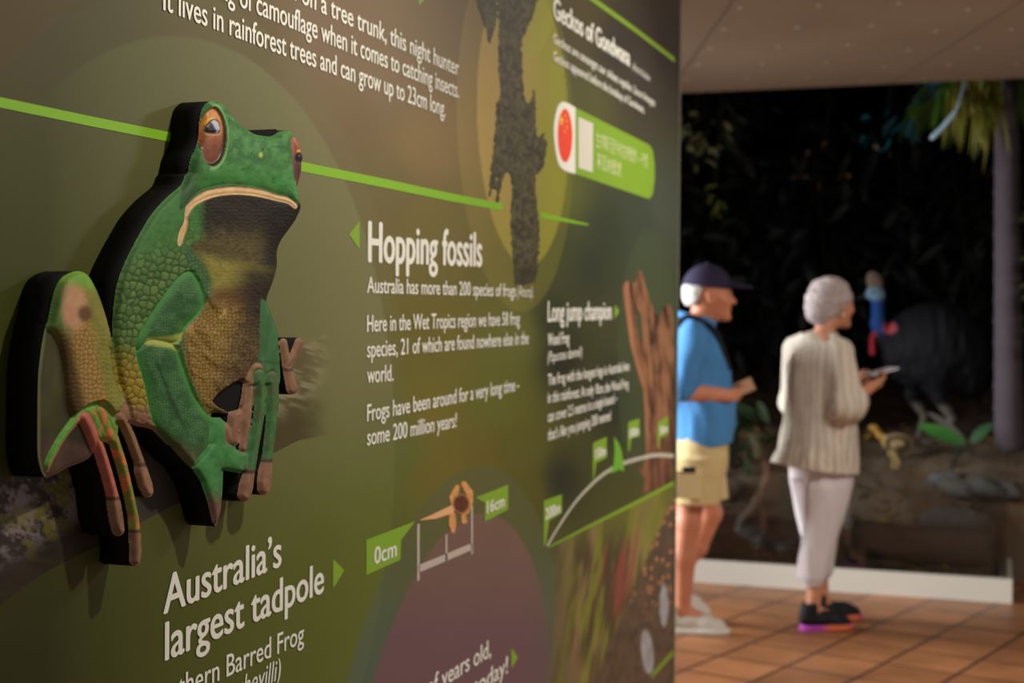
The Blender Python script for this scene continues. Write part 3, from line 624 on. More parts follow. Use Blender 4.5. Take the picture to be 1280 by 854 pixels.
def c_leg(u, v):
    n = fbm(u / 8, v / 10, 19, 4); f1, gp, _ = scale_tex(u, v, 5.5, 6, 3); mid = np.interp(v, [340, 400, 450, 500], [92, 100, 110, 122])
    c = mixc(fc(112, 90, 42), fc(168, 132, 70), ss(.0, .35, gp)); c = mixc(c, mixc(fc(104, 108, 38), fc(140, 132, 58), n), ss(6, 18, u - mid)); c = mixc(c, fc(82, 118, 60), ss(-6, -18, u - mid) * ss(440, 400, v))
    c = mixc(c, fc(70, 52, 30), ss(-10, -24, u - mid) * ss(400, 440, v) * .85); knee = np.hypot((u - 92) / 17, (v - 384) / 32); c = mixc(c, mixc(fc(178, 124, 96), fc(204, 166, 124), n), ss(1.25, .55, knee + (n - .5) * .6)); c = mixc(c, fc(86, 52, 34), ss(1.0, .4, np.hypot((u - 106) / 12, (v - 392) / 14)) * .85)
    c = mixc(c, mixc(fc(88, 142, 42), fc(122, 164, 56), n), ss(366, 348, v + (u - 96) * -.25)); return c, .8 * ss(0, .3, gp) * ss(400, 420, v)
def c_foot(u, v): n = fbm(u / 6, v / 6, 29, 4); c = mixc(fc(58, 124, 40), fc(104, 172, 62), n); d = poly_sdf(u, v, P_FOOT); c = mixc(c, fc(176, 122, 86), ss(4, 10, v - (np.interp(u, [55, 96, 127, 150], [581, 516, 503, 520]))) * ss(112, 96, u)); return mixc(c, fc(196, 108, 70), ss(.58, .7, fbm(u / 4, v / 6, 30)) * ss(98, 106, u) * .8), .4 * n
def toe(c0, c1, spot, padv):
    def f(u, v):
        n = fbm(u / 4, v / 7, 41, 4); c = mixc(c0, c1, n)
        if spot is not None: c = mixc(c, spot, ss(.5, .64, fbm(u / 5, v / 9, 47, 3)) * .85)
        pad = mixc(fc(104, 74, 56), fc(160, 120, 94), fbm(u / 6, v / 10, 43)); c = mixc(c, pad, ss(padv - 3, padv + 3, v)); return mixc(c, fc(56, 36, 30), ss(3.5, 1, np.abs(v - padv)) * .75), .3 * n
    return f
brown = (fc(104, 78, 54), fc(152, 116, 84))
def c_arm(u, v):
    n = fbm(u / 9, v / 9, 51, 4); f1, gp, _ = scale_tex(u, v, 3.4, 3.4, 5); c = mixc(mixc(fc(28, 62, 36), fc(40, 88, 48), n), mixc(fc(48, 98, 54), fc(78, 124, 82), ss(.35, .7, n)), ss(.02, .4, gp) * .75); d = np.minimum(poly_sdf(u, v, P_FORE), poly_sdf(u, v, P_UPPER))
    c = mixc(c, fc(58, 136, 58), ss(-13, -2, d) * .6 * ss(560, 520, v)); c = mixc(c, fc(196, 196, 90), ss(7, 2, np.abs(poly_sdf(u, v, [(186, 427), (215, 424), (232, 420), (236, 440), (216, 431)]))) * .55); c = mixc(c, fc(108, 96, 74), ss(540, 575, v + (225 - u) * .5) * .8)
    c = mixc(c, fc(26, 52, 32), ss(5, 0, np.abs(u - np.interp(v, [440, 500, 540], [192, 214, 232])) + (n - .5) * 4) * ss(440, 460, v) * ss(545, 520, v) * .7); return c, .55 * ss(0, .4, gp)
def c_hand(u, v): n = fbm(u / 6, v / 6, 61, 4); c = mixc(fc(40, 100, 58), fc(74, 142, 84), n); return mixc(c, mixc(fc(92, 66, 62), fc(124, 92, 80), n), ss(606, 636, v)), .4 * n
def c_arm2(u, v): n = fbm(u / 6, v / 12, 71, 4); c = mixc(fc(42, 86, 56), fc(66, 116, 74), n); c = mixc(c, fc(40, 54, 40), ss(328, 322, u) * .7); return mixc(c, fc(36, 70, 44), ss(2, .8, np.abs(v - 452 - (u - 330) * .1)) * .7), .3 * n
def finger(pv): return toe(fc(42, 88, 54), fc(76, 122, 76), fc(84, 92, 60), pv)
#        part     outline                 base  dome width colour
LAYERS = [
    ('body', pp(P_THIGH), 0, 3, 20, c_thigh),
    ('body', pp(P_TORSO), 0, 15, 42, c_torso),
    ('body', cc((354, 428, 5), (358, 455, 6), (365, 486, 7.5)), 0, 6, 7, toe(*brown, None, 462)), ('body', cc((374, 428, 6), (366, 446, 5), (360, 456, 5)), 0, 5, 6, toe(*brown, None, 300)),
    ('body', pp(P_HEAD), 5, 15, 30, c_head),
    ('lip', pp(P_LIP), 13, 4, 5, c_lip),
    ('eye', lambda u, v: ((np.hypot((u - 265.5) / 16.9, (v - 171) / 37.5) - 1) * 17, None), 10, 9, 17, c_eye),
    ('pupil', pp(smooth_poly([(254, 163), (256, 157), (262, 151.5), (270, 150), (275.5, 156), (275.5, 165), (268, 167.5), (257, 167)], 3)), 19, 1, 4, c_pupil),
    ('eye_far', lambda u, v: (poly_sdf(u, v, [(366, 171), (370, 173), (374.5, 182), (377, 197), (376.5, 212), (374, 224), (371.5, 232), (370, 215), (368, 195)]), None), 0, 6, 6, c_eye2),
    ('pupil_far', lambda u, v: ((np.hypot((u - 374) / 4, (v - 197) / 7) - 1) * 4, None), 4, 2, 3, c_pupil2),
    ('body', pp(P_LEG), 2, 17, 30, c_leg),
    ('body', pp([(158, 498), (150, 512), (152, 524), (160, 530), (167, 526), (164, 508)]), 2, 5, 6, toe(*brown, None, 300)),
    ('body', cc((150, 520, 7), (162, 546, 7), (173, 576, 7), (176, 590, 9), (181, 606, 9.5), (184, 614, 8)), 3, 9, 9, toe(*brown, None, 581)),
    ('body', pp(P_FOOT), 4, 8, 14, c_foot),
    ('body', cc((126, 514, 7), (141, 549, 7.5), (151, 580, 7.5), (159, 612, 7), (166, 645, 7), (168, 668, 8), (169, 690, 8), (168, 701, 7)), 4, 10, 8, toe(fc(96, 116, 40), fc(140, 136, 62), fc(204, 112, 72), 664)),
    ('body', cc((107, 522, 8), (113, 535, 8), (122, 558, 8), (132, 590, 8), (139, 616, 8), (142, 632, 9.5), (145, 652, 9.5), (147, 662, 8.5)), 5, 11, 9, toe(fc(158, 84, 70), fc(190, 112, 94), None, 623)),
    ('body', pp(P_FORE), 4, 16, 26, c_arm), ('body', pp(P_UPPER), 6, 15, 20, c_arm), ('body', pp(P_HAND), 2, 9, 14, c_hand),
    ('body', pp(P_ARM2), 2, 9, 13, c_arm2),
    ('body', cc((322, 462, 9), (311, 480, 7), (299, 505, 6.5), (293, 522, 9), (291, 540, 9.5), (291, 549, 8.5)), 4, 9, 9, toe(*brown, None, 508)),
    ('body', cc((313, 486, 6), (309, 510, 6), (306, 548, 6), (304, 560, 6)), 2, 5, 6, toe(*brown, None, 300)),
    ('body', cc((340, 470, 8), (341, 502, 8), (338, 535, 7), (334, 570, 7), (331, 590, 9), (330, 603, 9.5), (329, 611, 8)), 3, 8, 8, finger(576)),
    ('body', cc((324, 468, 8), (326, 497, 8), (322, 528, 7), (316, 562, 7), (310, 594, 8), (307, 608, 9.5), (305, 618, 9)), 4, 9, 8, finger(590)),
]
def frog_eval(us, vs):
    h = np.zeros(us.shape); c = np.zeros(us.shape + (3,)); pid = np.full(us.shape, -1)
    for i, (part, fn, base, dome, wd, col) in enumerate(LAYERS):
        d, _ = fn(us, vs); k = d < .6
        if not k.any(): continue
        t = np.clip(-d[k] / wd, 0, 1); cl, dh = col(us[k], vs[k]); hl = base * .45 * ss(0, 3, -d[k]) + dome * .6 * np.sqrt(1 - (1 - t) ** 2) + dh * ss(0, 5, -d[k])
        h[k] = h[k] * (1 - ss(-.5, 3.0, -d[k])) + hl * ss(-.5, 3.0, -d[k]); c[k] = lerp(c[k], cl, np.where(pid[k] < 0, 1, ss(.6, -.6, d[k]))); kk = k & (d < 0); pid[kk] = i
    return h, c, pid
sil = np.minimum.reduce([fn(FU, FV)[0] for _, fn, *_r in LAYERS]); sil = np.maximum(sil, -poly_sdf(FU, FV, HOLE))
def blur(a, n=2):
    for _ in range(n):
        for ax in (0, 1): a = (np.roll(a, 1, ax) + 2 * a + np.roll(a, -1, ax)) / 4
    return a
hgt = np.zeros(FU.shape)
for _ in range(4):
    sh = KX * blur(hgt, 30); hgt, fcol, pid = frog_eval(FU + sh, FV)
    h0, c0, p0 = frog_eval(FU, FV); miss = (pid < 0); fcol[miss] = c0[miss]; hgt[miss] = h0[miss]; pid = np.where(miss, p0, pid); hgt = hgt * ss(.5, -4, sil)
hgt = blur(hgt, 1)
def snapped(d, keepq, A, B):
    gu, gv = np.gradient(d); L = np.hypot(gu, gv) + 1e-6; cnt = np.bincount(keepq.ravel(), minlength=d.size).reshape(d.shape); e = (cnt > 0) & (cnt < 4) & (np.abs(d) < 2)
    return np.where(e, A - d * gu / L ** 2, A), np.where(e, B - d * gv / L ** 2, B)
def on_plane(u, v, h):
    dr = CF + ((u - 640) / FPX)[:, None] * CR - ((v - 427) / FPX)[:, None] * CU
    P = CAM + ((-1 + SLAB) / dr[:, 0])[:, None] * dr; P[:, 0] = -1 + h; return P
def border(q):
    E = np.concatenate([q[:, [0, 1]], q[:, [1, 2]], q[:, [2, 3]], q[:, [3, 0]]]); key = set(map(tuple, E.tolist())); return [e for e in E.tolist() if (e[1], e[0]) not in key]
Q = grid_mesh(u_, v_)[:, ::-1]
frog = thing('frog_cutout', wpt(230, 640, 0), 'big green tree frog cut-out with orange eyes, standing off the panel over the printed branch', 'frog display')
# slab
sd = np.minimum.reduce([sil, poly_sdf(FU, FV, HOLE), poly_sdf(FU, FV, [(312, 165), (328, 162.3), (345, 161.3), (352, 166), (345, 176), (318, 176)]), poly_sdf(FU, FV, [(349, 423), (374, 423), (366, 445), (358, 452), (349, 452)]), poly_sdf(FU, FV, [(297, 590), (300, 622), (306, 600)])])
qs = Q[(sd < .5).ravel()[Q].all(1)]; su, sv = snapped(sd, qs, FU, FV); used = np.unique(qs); rm = np.full(FU.size, -1); rm[used] = np.arange(len(used)); n = len(used)
Pf = on_plane(su.ravel()[used], sv.ravel()[used], SLAB - .0006); Pb = Pf.copy(); Pb[:, 0] = -1 + .0016
F4 = rm[qs]; bd = np.array(border(qs)); side = np.c_[rm[bd[:, 1]], rm[bd[:, 0]], rm[bd[:, 0]] + n, rm[bd[:, 1]] + n]
obj('backing_slab', np.r_[Pf, Pb], np.r_[F4, F4[:, ::-1] + n, side], mat('black_foam_edge', lin(12, 12, 12), .7, spec=.15), frog, False, label='thick black edge of the cut-out')
# relief faces, split by part
keep = (sil < .5).ravel()[Q].all(1); qf = Q[keep]; su, sv = snapped(sil, qf, FU, FV)
names = np.array([l[0] for l in LAYERS] + ['body']); fpart = names[pid.ravel()[qf][:, 0]]
skin = matv('frog_skin', .6, .25, (900, .06, .002)); gloss = matv('frog_eye_gloss', .42, .35)
hold = {}
for pn, on, par, mt in (('body', 'frog_body', None, skin), ('lip', 'lip', None, skin), ('eye', 'eye', None, gloss), ('eye_far', 'eye', None, gloss), ('pupil', 'pupil', 'eye', gloss), ('pupil_far', 'pupil', 'eye_far', gloss)):
    q = qf[fpart == pn]; used = np.unique(q)
    if not len(used): print('EMPTY', pn); continue
    rm = np.full(FU.size, -1); rm[used] = np.arange(len(used))
    P = on_plane(su.ravel()[used], sv.ravel()[used], SLAB + hgt.ravel()[used] / 1000)
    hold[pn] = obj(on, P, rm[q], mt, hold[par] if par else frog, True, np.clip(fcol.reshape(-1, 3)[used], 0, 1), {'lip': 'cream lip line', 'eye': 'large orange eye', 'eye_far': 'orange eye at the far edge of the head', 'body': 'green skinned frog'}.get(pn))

# ------------------------------------------------------------------ people
def place(V, org, ang): return np.asarray(V) @ rot_z(ang).T + np.asarray(org)
SKIN = matv('skin', .5, .4); CLOTH = matv('cloth', .85, .2, (160, .25, .004)); HAIRM = matv('hair', .8, .25, (120, .6, .01)); SHOE = matv('shoe_fabric', .7, .3)
def fingers(S, wrist, d, palm_n, side, curl=.9, r=.0078, L=.085, k=.006):
    """palm and five fingers; d = pointing direction, palm_n = the way the palm faces, side = +1 if the thumb leaves along cross(d, palm_n)"""
    d = np.array(d, float); d /= np.linalg.norm(d); n = np.array(palm_n, float); n -= d * (n @ d); n /= np.linalg.norm(n); t = np.cross(d, n) * side
    w = np.array(wrist, float); kn = w + d * L
    for i, (o, ln) in enumerate(((.030, .074), (.010, .082), (-.010, .076), (-.029, .060))):
        b = kn + t * o - d * (.004 * abs(i - 1)); S.cone(w + d * .015 + t * o * .7, b, .015, .0115, k)
        p = b; a = curl * .35
        for j, q in enumerate((.42, .33, .25)):
            e = p + (d * math.cos(a) + n * math.sin(a)) * ln * q; S.cone(p, e, r * (1.08 - .1 * j), r * (1 - .1 * j), .004); p = e; a += curl * .62
    S.cone(w + d * .02 + t * .018, w + d * .052 + t * .040 + n * .012, .014, .0105, .008); S.cone(w + d * .052 + t * .040 + n * .012, w + d * .082 + t * .040 + n * .030, .0095, .008, .004)
    S.cone(w - d * .01, w + d * .06, .024, .022, .01)
def head(S, c, s=1.0, k=.012):
    """head looking along +x: skull, jaw, brow, nose, lips, chin, ears"""
    c = np.array(c, float); q = lambda x, y, z: c + s * np.array([x, y, z])
    S.ell(q(-.012, 0, .025), s * np.array([.098, .077, .092]), .02); S.ell(q(.030, 0, -.030), s * np.array([.062, .058, .082]), .03); S.ell(q(.066, 0, .022), s * np.array([.024, .050, .016]), .02)
    S.cone(q(.082, 0, .010), q(.104, 0, -.022), s * .010, s * .0135, .010); S.ell(q(.093, .010, -.025), s * np.array([.009, .007, .007]), .008); S.ell(q(.093, -.010, -.025), s * np.array([.009, .007, .007]), .008)
    S.ell(q(.082, 0, -.050), s * np.array([.014, .022, .006]), .006); S.ell(q(.080, 0, -.062), s * np.array([.014, .020, .006]), .006); S.ell(q(.072, 0, -.092), s * np.array([.022, .026, .020]), .02)
    for y in (-1, 1):
        S.ell(q(.060, y * .040, -.020), s * np.array([.026, .022, .022]), .02); S.ell(q(.072, y * .030, .006), s * np.array([.012, .014, .010]), .006, sub=True); S.ell(q(.068, y * .030, .006), s * np.array([.0125, .0125, .0115]), .003)
        S.ell(q(-.008, y * .080, -.004), s * np.array([.018, .008, .032]), .006, rot_y(-.2)); S.ell(q(.0, y * .086, -.002), s * np.array([.008, .006, .018]), .002, sub=True)
def face_tint(V, c, s, base):
    """lips, brows and eyes in the colour they have"""
    L = (V - np.array(c)) / s; x, y, z = L.T; t = np.tile(base, (len(V), 1)).astype(float)
    m = ss(.008, .003, np.abs(z + .056)) * ss(.024, .016, np.abs(y)) * (x > .07); t = lerp(t, base * [.8, .5, .5], m)
    e = ss(.011, .008, np.hypot(np.abs(y) - .030, (z - .006) * 1.4)) * (x > .055); t = lerp(t, lin(200, 190, 180), e); t = lerp(t, lin(40, 28, 22), ss(.0058, .0045, np.hypot(np.abs(y) - .030, z - .006)) * (x > .06))
    return lerp(t, base * [.55, .5, .48], ss(.005, .002, np.abs(z - .026 + np.abs(np.abs(y) - .032) * .2)) * (np.abs(np.abs(y) - .032) < .022) * (x > .05))

def put(name, S, org, ang, mt, parent, tintfn, label=None):
    V, Fq = S.mesh(); t = tintfn(V) if callable(tintfn) else np.tile(tintfn, (len(V), 1)); return obj(name, place(V, org, ang), Fq, mt, parent, True, np.clip(t, 0, 1), label)
def shoe(parent, heel, yaw, pitch, org, ang, upper, sole, L=.275, label=None):
    """heel (local), toe along local yaw, pitch lifts the heel"""
    R = rot_z(yaw) @ rot_y(pitch); S = Sdf((-.07, -.075, -.02), (L + .02, .075, .16), .005)
    S.chain([(.03, 0, .05), (.35 * L, 0, .052), (.62 * L, 0, .042), (L - .05, 0, .030)], [.036, .037, .038, .034], .02).cone((.01, 0, .06), (.025, 0, .105), .036, .040, .02); S.ell((L * .68, 0, .02), (L * .29, .045, .03), .015); S.ell((.025, 0, .13), (.03, .028, .035), .0, sub=True); S.cut((0, 0, .018), (0, 0, -1))
    V, Fq = S.mesh(); up = obj('shoe', place(V @ R.T + heel, org, ang), Fq, SHOE, parent, True, upper(V), label)
    S = Sdf((-.07, -.075, -.02), (L + .03, .075, .06), .004); S.ell((.055, 0, .012), (.062, .038, .05), .0).ell((L * .66, 0, .012), (L * .35, .047, .045), .04).cone((.02, 0, .01), (L * .7, 0, .01), .038, .044, .02); S.cut((0, 0, .026), (0, 0, 1)); S.cut((0, 0, 0), (0, 0, -1))
    V, Fq = S.mesh(); obj('sole', place(V @ R.T + heel, org, ang), Fq, SHOE, up, True, sole(V))
def const(c): return lambda V: np.tile(c, (len(V), 1))
def folds(sx, sz, amp, seed=0):
    def f(X, Y, Z):
        sh = np.broadcast_shapes(X.shape, Y.shape, Z.shape); X, Y, Z = (np.broadcast_to(q, sh) for q in (X, Y, Z))
        return amp * (vnoise((X + Y * .8) * sx + Z * 3, (Z + (X - Y) * .35) * sz, seed) - .5) * 2 + amp * .5 * (vnoise((X - Y) * sx * 2.1, Z * sz * 2.2 + X * 8, seed + 3) - .5)
    return f

# ---- the man in the cap
MO, MA = np.array([floorpt(866, 785)[0], floorpt(866, 785)[1], 0]), math.radians(17)
man = thing('person', MO, 'person in navy cap, blue polo shirt and beige shorts, stepping out beyond the panel edge', 'person')
tone = lin(206, 138, 104)
hc = (.065, 0, 1.535)
S = Sdf((-.40, -.34, -.02), (.34, .34, 1.72), .0048)
head(S, hc, 1.02)
S.cone((-.005, 0, 1.37), (.045, 0, 1.48), .060, .055, .03)  .column([(.84, 0, 0, .095, .140), (1.0, .02, 0, .125, .155), (1.2, .005, 0, .118, .165), (1.34, -.01, 0, .09, .17), (1.40, -.01, 0, .06, .10)], .03)
R_ = [(-.02, -.185, 1.355), (-.075, -.225, 1.105), (.140, -.140, 1.085)]; L_ = [(-.02, .185, 1.355), (-.05, .225, 1.11), (.150, .110, 1.09)]
for P in (R_, L_): S.cone(P[0], P[1], .052, .043, .03).cone(P[1], P[2], .044, .031, .015)
fingers(S, R_[2], (.66, .74, .06), (-.35, .75, .5), -1, 1.0); fingers(S, L_[2], (.70, -.70, .02), (-.3, -.6, .65), 1, .9)
S.cone((.0, -.078, .84), (-.035, -.10, .50), .074, .058, .03).cone((-.035, -.10, .50), (-.055, -.10, .34), .055, .056, .02).cone((-.055, -.10, .34), (-.060, -.10, .10), .056, .037, .02).cone((-.06, -.10, .10), (.05, -.10, .05), .037, .03, .01)
S.cone((.0, .078, .84), (.085, .10, .52), .074, .056, .03).cone((.085, .10, .52), (.02, .10, .36), .054, .054, .02).cone((.02, .10, .36), (-.11, .10, .19), .052, .037, .02).cone((-.11, .10, .19), (-.04, .10, .09), .037, .03, .01)
def man_tint(V):
    n = fbm(V[:, 0] * 30, V[:, 2] * 30 + V[:, 1] * 20, 3, 3)[:, None]; t = face_tint(V, hc, 1.02, tone) * (.88 + .24 * n); leg = (V[:, 2] < .8)[:, None]; t = np.where(leg, t * [.92, .86, .86], t)
    hd = (V[:, 2] > 1.40)[:, None]; return np.where(hd, t * [1.0, .88, .84], t)
put('body', S, MO, MA, SKIN, man, man_tint)
S = Sdf((-.30, -.36, .80), (.30, .36, 1.50), .006)
S.column([(.845, .022, 0, .150, .190), (.95, .028, 0, .158, .190), (1.05, .030, 0, .156, .188), (1.2, .01, 0, .140, .190), (1.32, -.005, 0, .115, .188), (1.40, -.008, 0, .075, .120)], .02)
for P in (R_, L_):
    a, b = np.array(P[0]), np.array(P[1]); e = a + (b - a) * .94; S.cone(a, e, .072, .066, .05)
S.cone((-.03, -.12, 1.38), (-.03, .12, 1.38), .035, .035, .03); S.ell((.005, 0, 1.415), (.075, .080, .035), .02); S.ell((.03, 0, 1.46), (.062, .060, .06), .0, sub=True)
S.warp(folds(10, 7, .013, 2)); S.chain([(.055 * math.cos(t) * 1.25 - .004, .070 * math.sin(t), 1.432 - .022 * math.cos(t)) for t in np.arange(13) * math.pi / 6], [.0125] * 13, .008); 
for P in (R_, L_): pass
S.cut((0, 0, .845), (.12, 0, -1))
def polo(V): n = fbm(V[:, 0] * 9, V[:, 2] * 7 + V[:, 1] * 9, 8, 3)[:, None]; return np.tile(lin(76, 136, 192), (len(V), 1)) * (.84 + .32 * n)
put('polo_shirt', S, MO, MA, CLOTH, man, polo, 'sky blue polo shirt')
S = Sdf((-.24, -.26, .54), (.26, .26, .92), .006)
S.column([(.74, .01, 0, .135, .178), (.80, .012, 0, .140, .180), (.905, .02, 0, .134, .172)], .03).column([(.585, -.005, -.102, .112, .100), (.80, .0, -.09, .125, .105)], .03).column([(.585, .060, .102, .112, .100), (.80, .02, .09, .125, .105)], .03)
S.warp(folds(8, 7, .006, 5)); S.cut((0, 0, .592), (0, 0, -1))
put('shorts', S, MO, MA, CLOTH, man, lambda V: np.tile(lin(212, 188, 136), (len(V), 1)) * (.88 + .2 * fbm(V[:, 0] * 10, V[:, 2] * 9, 4, 3)[:, None]), 'beige shorts')
pk = MB(); R = rot_y(.02); pk.box((-.055, -.012, -.065), (.055, .010, .06), R, (-.045, -.205, .690)); V = place(np.array(pk.V), MO, MA); obj('pocket', V, pk.F, mat('shorts_pocket', lin(222, 200, 150), .85), man, False, label='cargo pocket')
pk = MB(); pk.box((-.03, -.006, -.012), (.03, .006, .012), None, (-.045, -.22, .757)); obj('pocket_tab', place(np.array(pk.V), MO, MA), pk.F, mat('navy_tab', lin(34, 34, 50), .8), man, False, label='dark pocket tab')
shoe(man, np.array([-.135, -.10, 0]), -.06, 0, MO, MA, const(lin(206, 202, 192)), const(lin(226, 222, 212)), .29, 'pale grey trainer planted flat')
shoe(man, np.array([-.172, .10, .125]), .05, .42, MO, MA, const(lin(206, 202, 192)), const(lin(226, 222, 212)), .29, 'pale grey trainer with the heel lifted')
S = Sdf((-.10, -.12, 1.50), (.30, .12, 1.72), .005); S.ell((.050, 0, 1.568), (.116, .093, .118), .0); S.cut((0, 0, 1.582), (-.10, 0, -1)); S.ell((.05, 0, 1.56), (.108, .085, .105), 0, sub=True)
S.ell((.165, 0, 1.588), (.100, .078, .012), .012, rot_y(.10)); S.ell((.05, 0, 1.686), (.012, .012, .008), .004)
put('cap', S, MO, MA, CLOTH, man, const(lin(52, 46, 70)), 'navy peaked cap')
S = Sdf((-.10, -.12, 1.42), (.12, .12, 1.62), .005); S.ell((.040, 0, 1.55), (.108, .086, .098), .0); S.cut((.012, 0, 1.55), (1, 0, -.35)); S.cut((0, 0, 1.492), (0, 0, -1)); S.cut((0, 0, 1.588), (0, 0, 1)); S.warp(folds(60, 60, .004, 9))
put('hair', S, MO, MA, HAIRM, man, const(lin(214, 208, 200)), 'short white hair')
st = MB(); st.tube(smooth_poly([(-.15, -.10, 1.22), (-.125, -.12, 1.34), (-.06, -.125, 1.437), (.02, -.12, 1.418), (.085, -.11, 1.36), (.145, -.09, 1.20)], 5, False), .013, 8); obj('shoulder_strap', place(np.array(st.V), MO, MA), st.F, mat('black_webbing', lin(22, 22, 26), .8), man, True, label='black shoulder strap')
S = Sdf((-.34, -.17, .98), (-.08, .17, 1.42), .008); S.ell((-.20, 0, 1.20), (.095, .135, .19), .02); put('day_pack', S, MO, MA, CLOTH, man, const(lin(34, 34, 40)), 'dark day pack')
ph = MB(); ph.box((-.030, -.005, -.040), (.030, .005, .040), rot_y(1.15), (.226, -.020, 1.122)); ph.out
wl_ = obj('folded_leaflet', place(np.array(ph.V), MO, MA), ph.F, mat('leaflet_paper', lin(196, 156, 120), .6), None, False, origin=place((.226, -.020, 1.122), MO, MA)); tag(wl_, 'small tan folded leaflet held in the hands of the person in the cap', 'leaflet')

# ---- the woman in linen
WO, WA = np.array([floorpt(1024, 781)[0], floorpt(1024, 781)[1], 0]), math.radians(42)
wom = thing('person', WO, 'person with short grey hair in striped linen tunic and white cropped trousers, facing the diorama', 'person')
wt = lin(198, 136, 104); wc = (.062, 0, 1.500)
S = Sdf((-.30, -.30, -.02), (.42, .30, 1.66), .0048)
head(S, wc, .95); S.cone((-.02, 0, 1.30), (.03, 0, 1.43), .050, .046, .03).column([(.80, 0, 0, .11, .155), (1.0, .0, 0, .095, .135), (1.2, .0, 0, .10, .15), (1.31, -.015, 0, .075, .15), (1.36, -.015, 0, .05, .08)], .03)
WR = [(-.02, -.165, 1.295), (-.03, -.215, 1.035), (.165, -.150, 1.125)]; WL = [(-.02, .165, 1.295), (-.01, .20, 1.04), (.19, .10, 1.13)]
for P in (WR, WL): S.cone(P[0], P[1], .046, .037, .03).cone(P[1], P[2], .037, .025, .015)
fingers(S, WR[2], (.86, .30, .22), (-.1, .6, .8), -1, .8, .0072, .075); fingers(S, WL[2], (.88, -.35, .16), (-.1, -.6, .8), 1, .8, .0072, .075)
for y, ax in ((-.080, -.095), (.080, .07)): S.cone((0, y * .8, .82), (ax * .5, y, .46), .075, .052, .03).cone((ax * .5, y, .46), (ax, y, .09), .050, .033, .02).cone((ax, y, .09), (ax + .11, y, .045), .033, .027, .01)
put('body', S, WO, WA, SKIN, wom, lambda V: face_tint(V, wc, .95, wt) * (.9 + .2 * fbm(V[:, 0] * 30, V[:, 2] * 30 + V[:, 1] * 20, 3, 3)[:, None]))
S = Sdf((-.26, -.32, .68), (.30, .32, 1.42), .0058)
S.column([(.70, -.03, .01, .196, .222), (.80, -.025, .005, .182, .212), (.95, -.012, 0, .158, .192), (1.1, -.01, 0, .142, .178), (1.22, -.012, 0, .132, .175), (1.30, -.02, 0, .105, .172), (1.355, -.02, 0, .065, .09)], .03)
S.cone(WR[0], WR[1], .068, .070, .05).cone(WR[1], (.040, -.190, 1.065), .072, .058, .03).cone(WL[0], WL[1], .066, .070, .05).cone(WL[1], (.05, .165, 1.07), .072, .058, .03)
S.ell((-.02, 0, 1.335), (.074, .078, .034), .02); S.ell((.01, 0, 1.40), (.060, .056, .06), .0, sub=True)
S.cone((-.10, .13, 1.20), (-.125, .0, 1.27), .020, .026, .02).cone((-.125, .0, 1.27), (-.075, -.12, 1.325), .026, .018, .02)     # soft hood lying on the back
S.warp(folds(15, 3.5, .018, 12)); S.cut((0, 0, .735), (-.10, .05, -1))
def linen(V):
    a = np.arctan2(V[:, 1], V[:, 0] + .02) * .19 + .03 * (vnoise(V[:, 0] * 8, V[:, 2] * 5, 3) - .5); arm = (np.abs(V[:, 1]) > .20) & (V[:, 2] > .98); a = np.where(arm, V[:, 0], a)
    p = (a / .040) % 1; q = (a / .0133) % 1; base = lin(208, 196, 178); t = np.tile(base, (len(V), 1)); t = lerp(t, lin(160, 146, 128), ss(.30, .20, np.abs(p - .5)) * .62); t = lerp(t, lin(234, 228, 222), ss(.18, .08, np.abs(q - .5)) * .4)
    return t * (.9 + .2 * fbm(V[:, 0] * 12, V[:, 2] * 10 + V[:, 1] * 9, 6, 3))[:, None]
put('tunic', S, WO, WA, CLOTH, wom, linen, 'striped natural linen tunic')
S = Sdf((-.24, -.25, .15), (.24, .25, .86), .0058)
S.column([(.69, 0, 0, .120, .155), (.84, 0, 0, .110, .150)], .03)
for y, ax in ((-.080, -.095), (.080, .07)): S.column([(.212, ax, y, .044, .042), (.245, ax, y, .062, .055), (.33, ax * .85, y, .076, .062), (.50, ax * .5, y * 1.05, .094, .074), (.66, ax * .2, y * 1.02, .110, .086), (.76, 0, y * .9, .105, .080)], .012)
S.warp(folds(13, 4, .013, 22))
put('trousers', S, WO, WA, CLOTH, wom, lambda V: np.tile(lin(212, 204, 206), (len(V), 1)) * (.9 + .2 * fbm(V[:, 0] * 10, V[:, 2] * 9 + V[:, 1] * 8, 14, 3)[:, None]), 'white cropped trousers gathered at the calf')
def sole_t(V): return lerp(np.tile(lin(150, 52, 132), (len(V), 1)), lin(226, 110, 70), ss(.06, .16, V[:, 0]) * ss(.02, .006, V[:, 2]))
def sole_h(V): return lerp(lerp(np.tile(lin(176, 66, 170), (len(V), 1)), lin(224, 112, 72), ss(.05, .12, V[:, 0])), lin(200, 70, 140), ss(.2, .25, V[:, 0]))
blk = const(lin(24, 22, 28))
shoe(wom, np.array([-.140, -.080, 0]), -.16, 0, WO, WA, blk, sole_h, .245, 'black trainer with a purple and orange sole'); shoe(wom, np.array([.025, .080, 0]), -.10, 0, WO, WA, blk, sole_h, .26, 'black trainer with a purple and orange sole')
S = Sdf((-.12, -.13, 1.36), (.18, .13, 1.66), .005); S.ell((.035, 0, 1.535), (.110, .094, .098), .0).ell((-.01, 0, 1.485), (.070, .074, .075), .03); S.ell((.135, 0, 1.455), (.075, .11, .088), .0, sub=True); S.cut((0, 0, 1.412), (.3, 0, -1)); S.warp(folds(55, 55, .009, 31))
put('hair', S, WO, WA, HAIRM, wom, lambda V: np.tile(lin(182, 168, 166), (len(V), 1)) * (.75 + .4 * fbm(V[:, 0] * 60, V[:, 2] * 60 + V[:, 1] * 40, 5, 3)[:, None]), 'short curly grey hair')
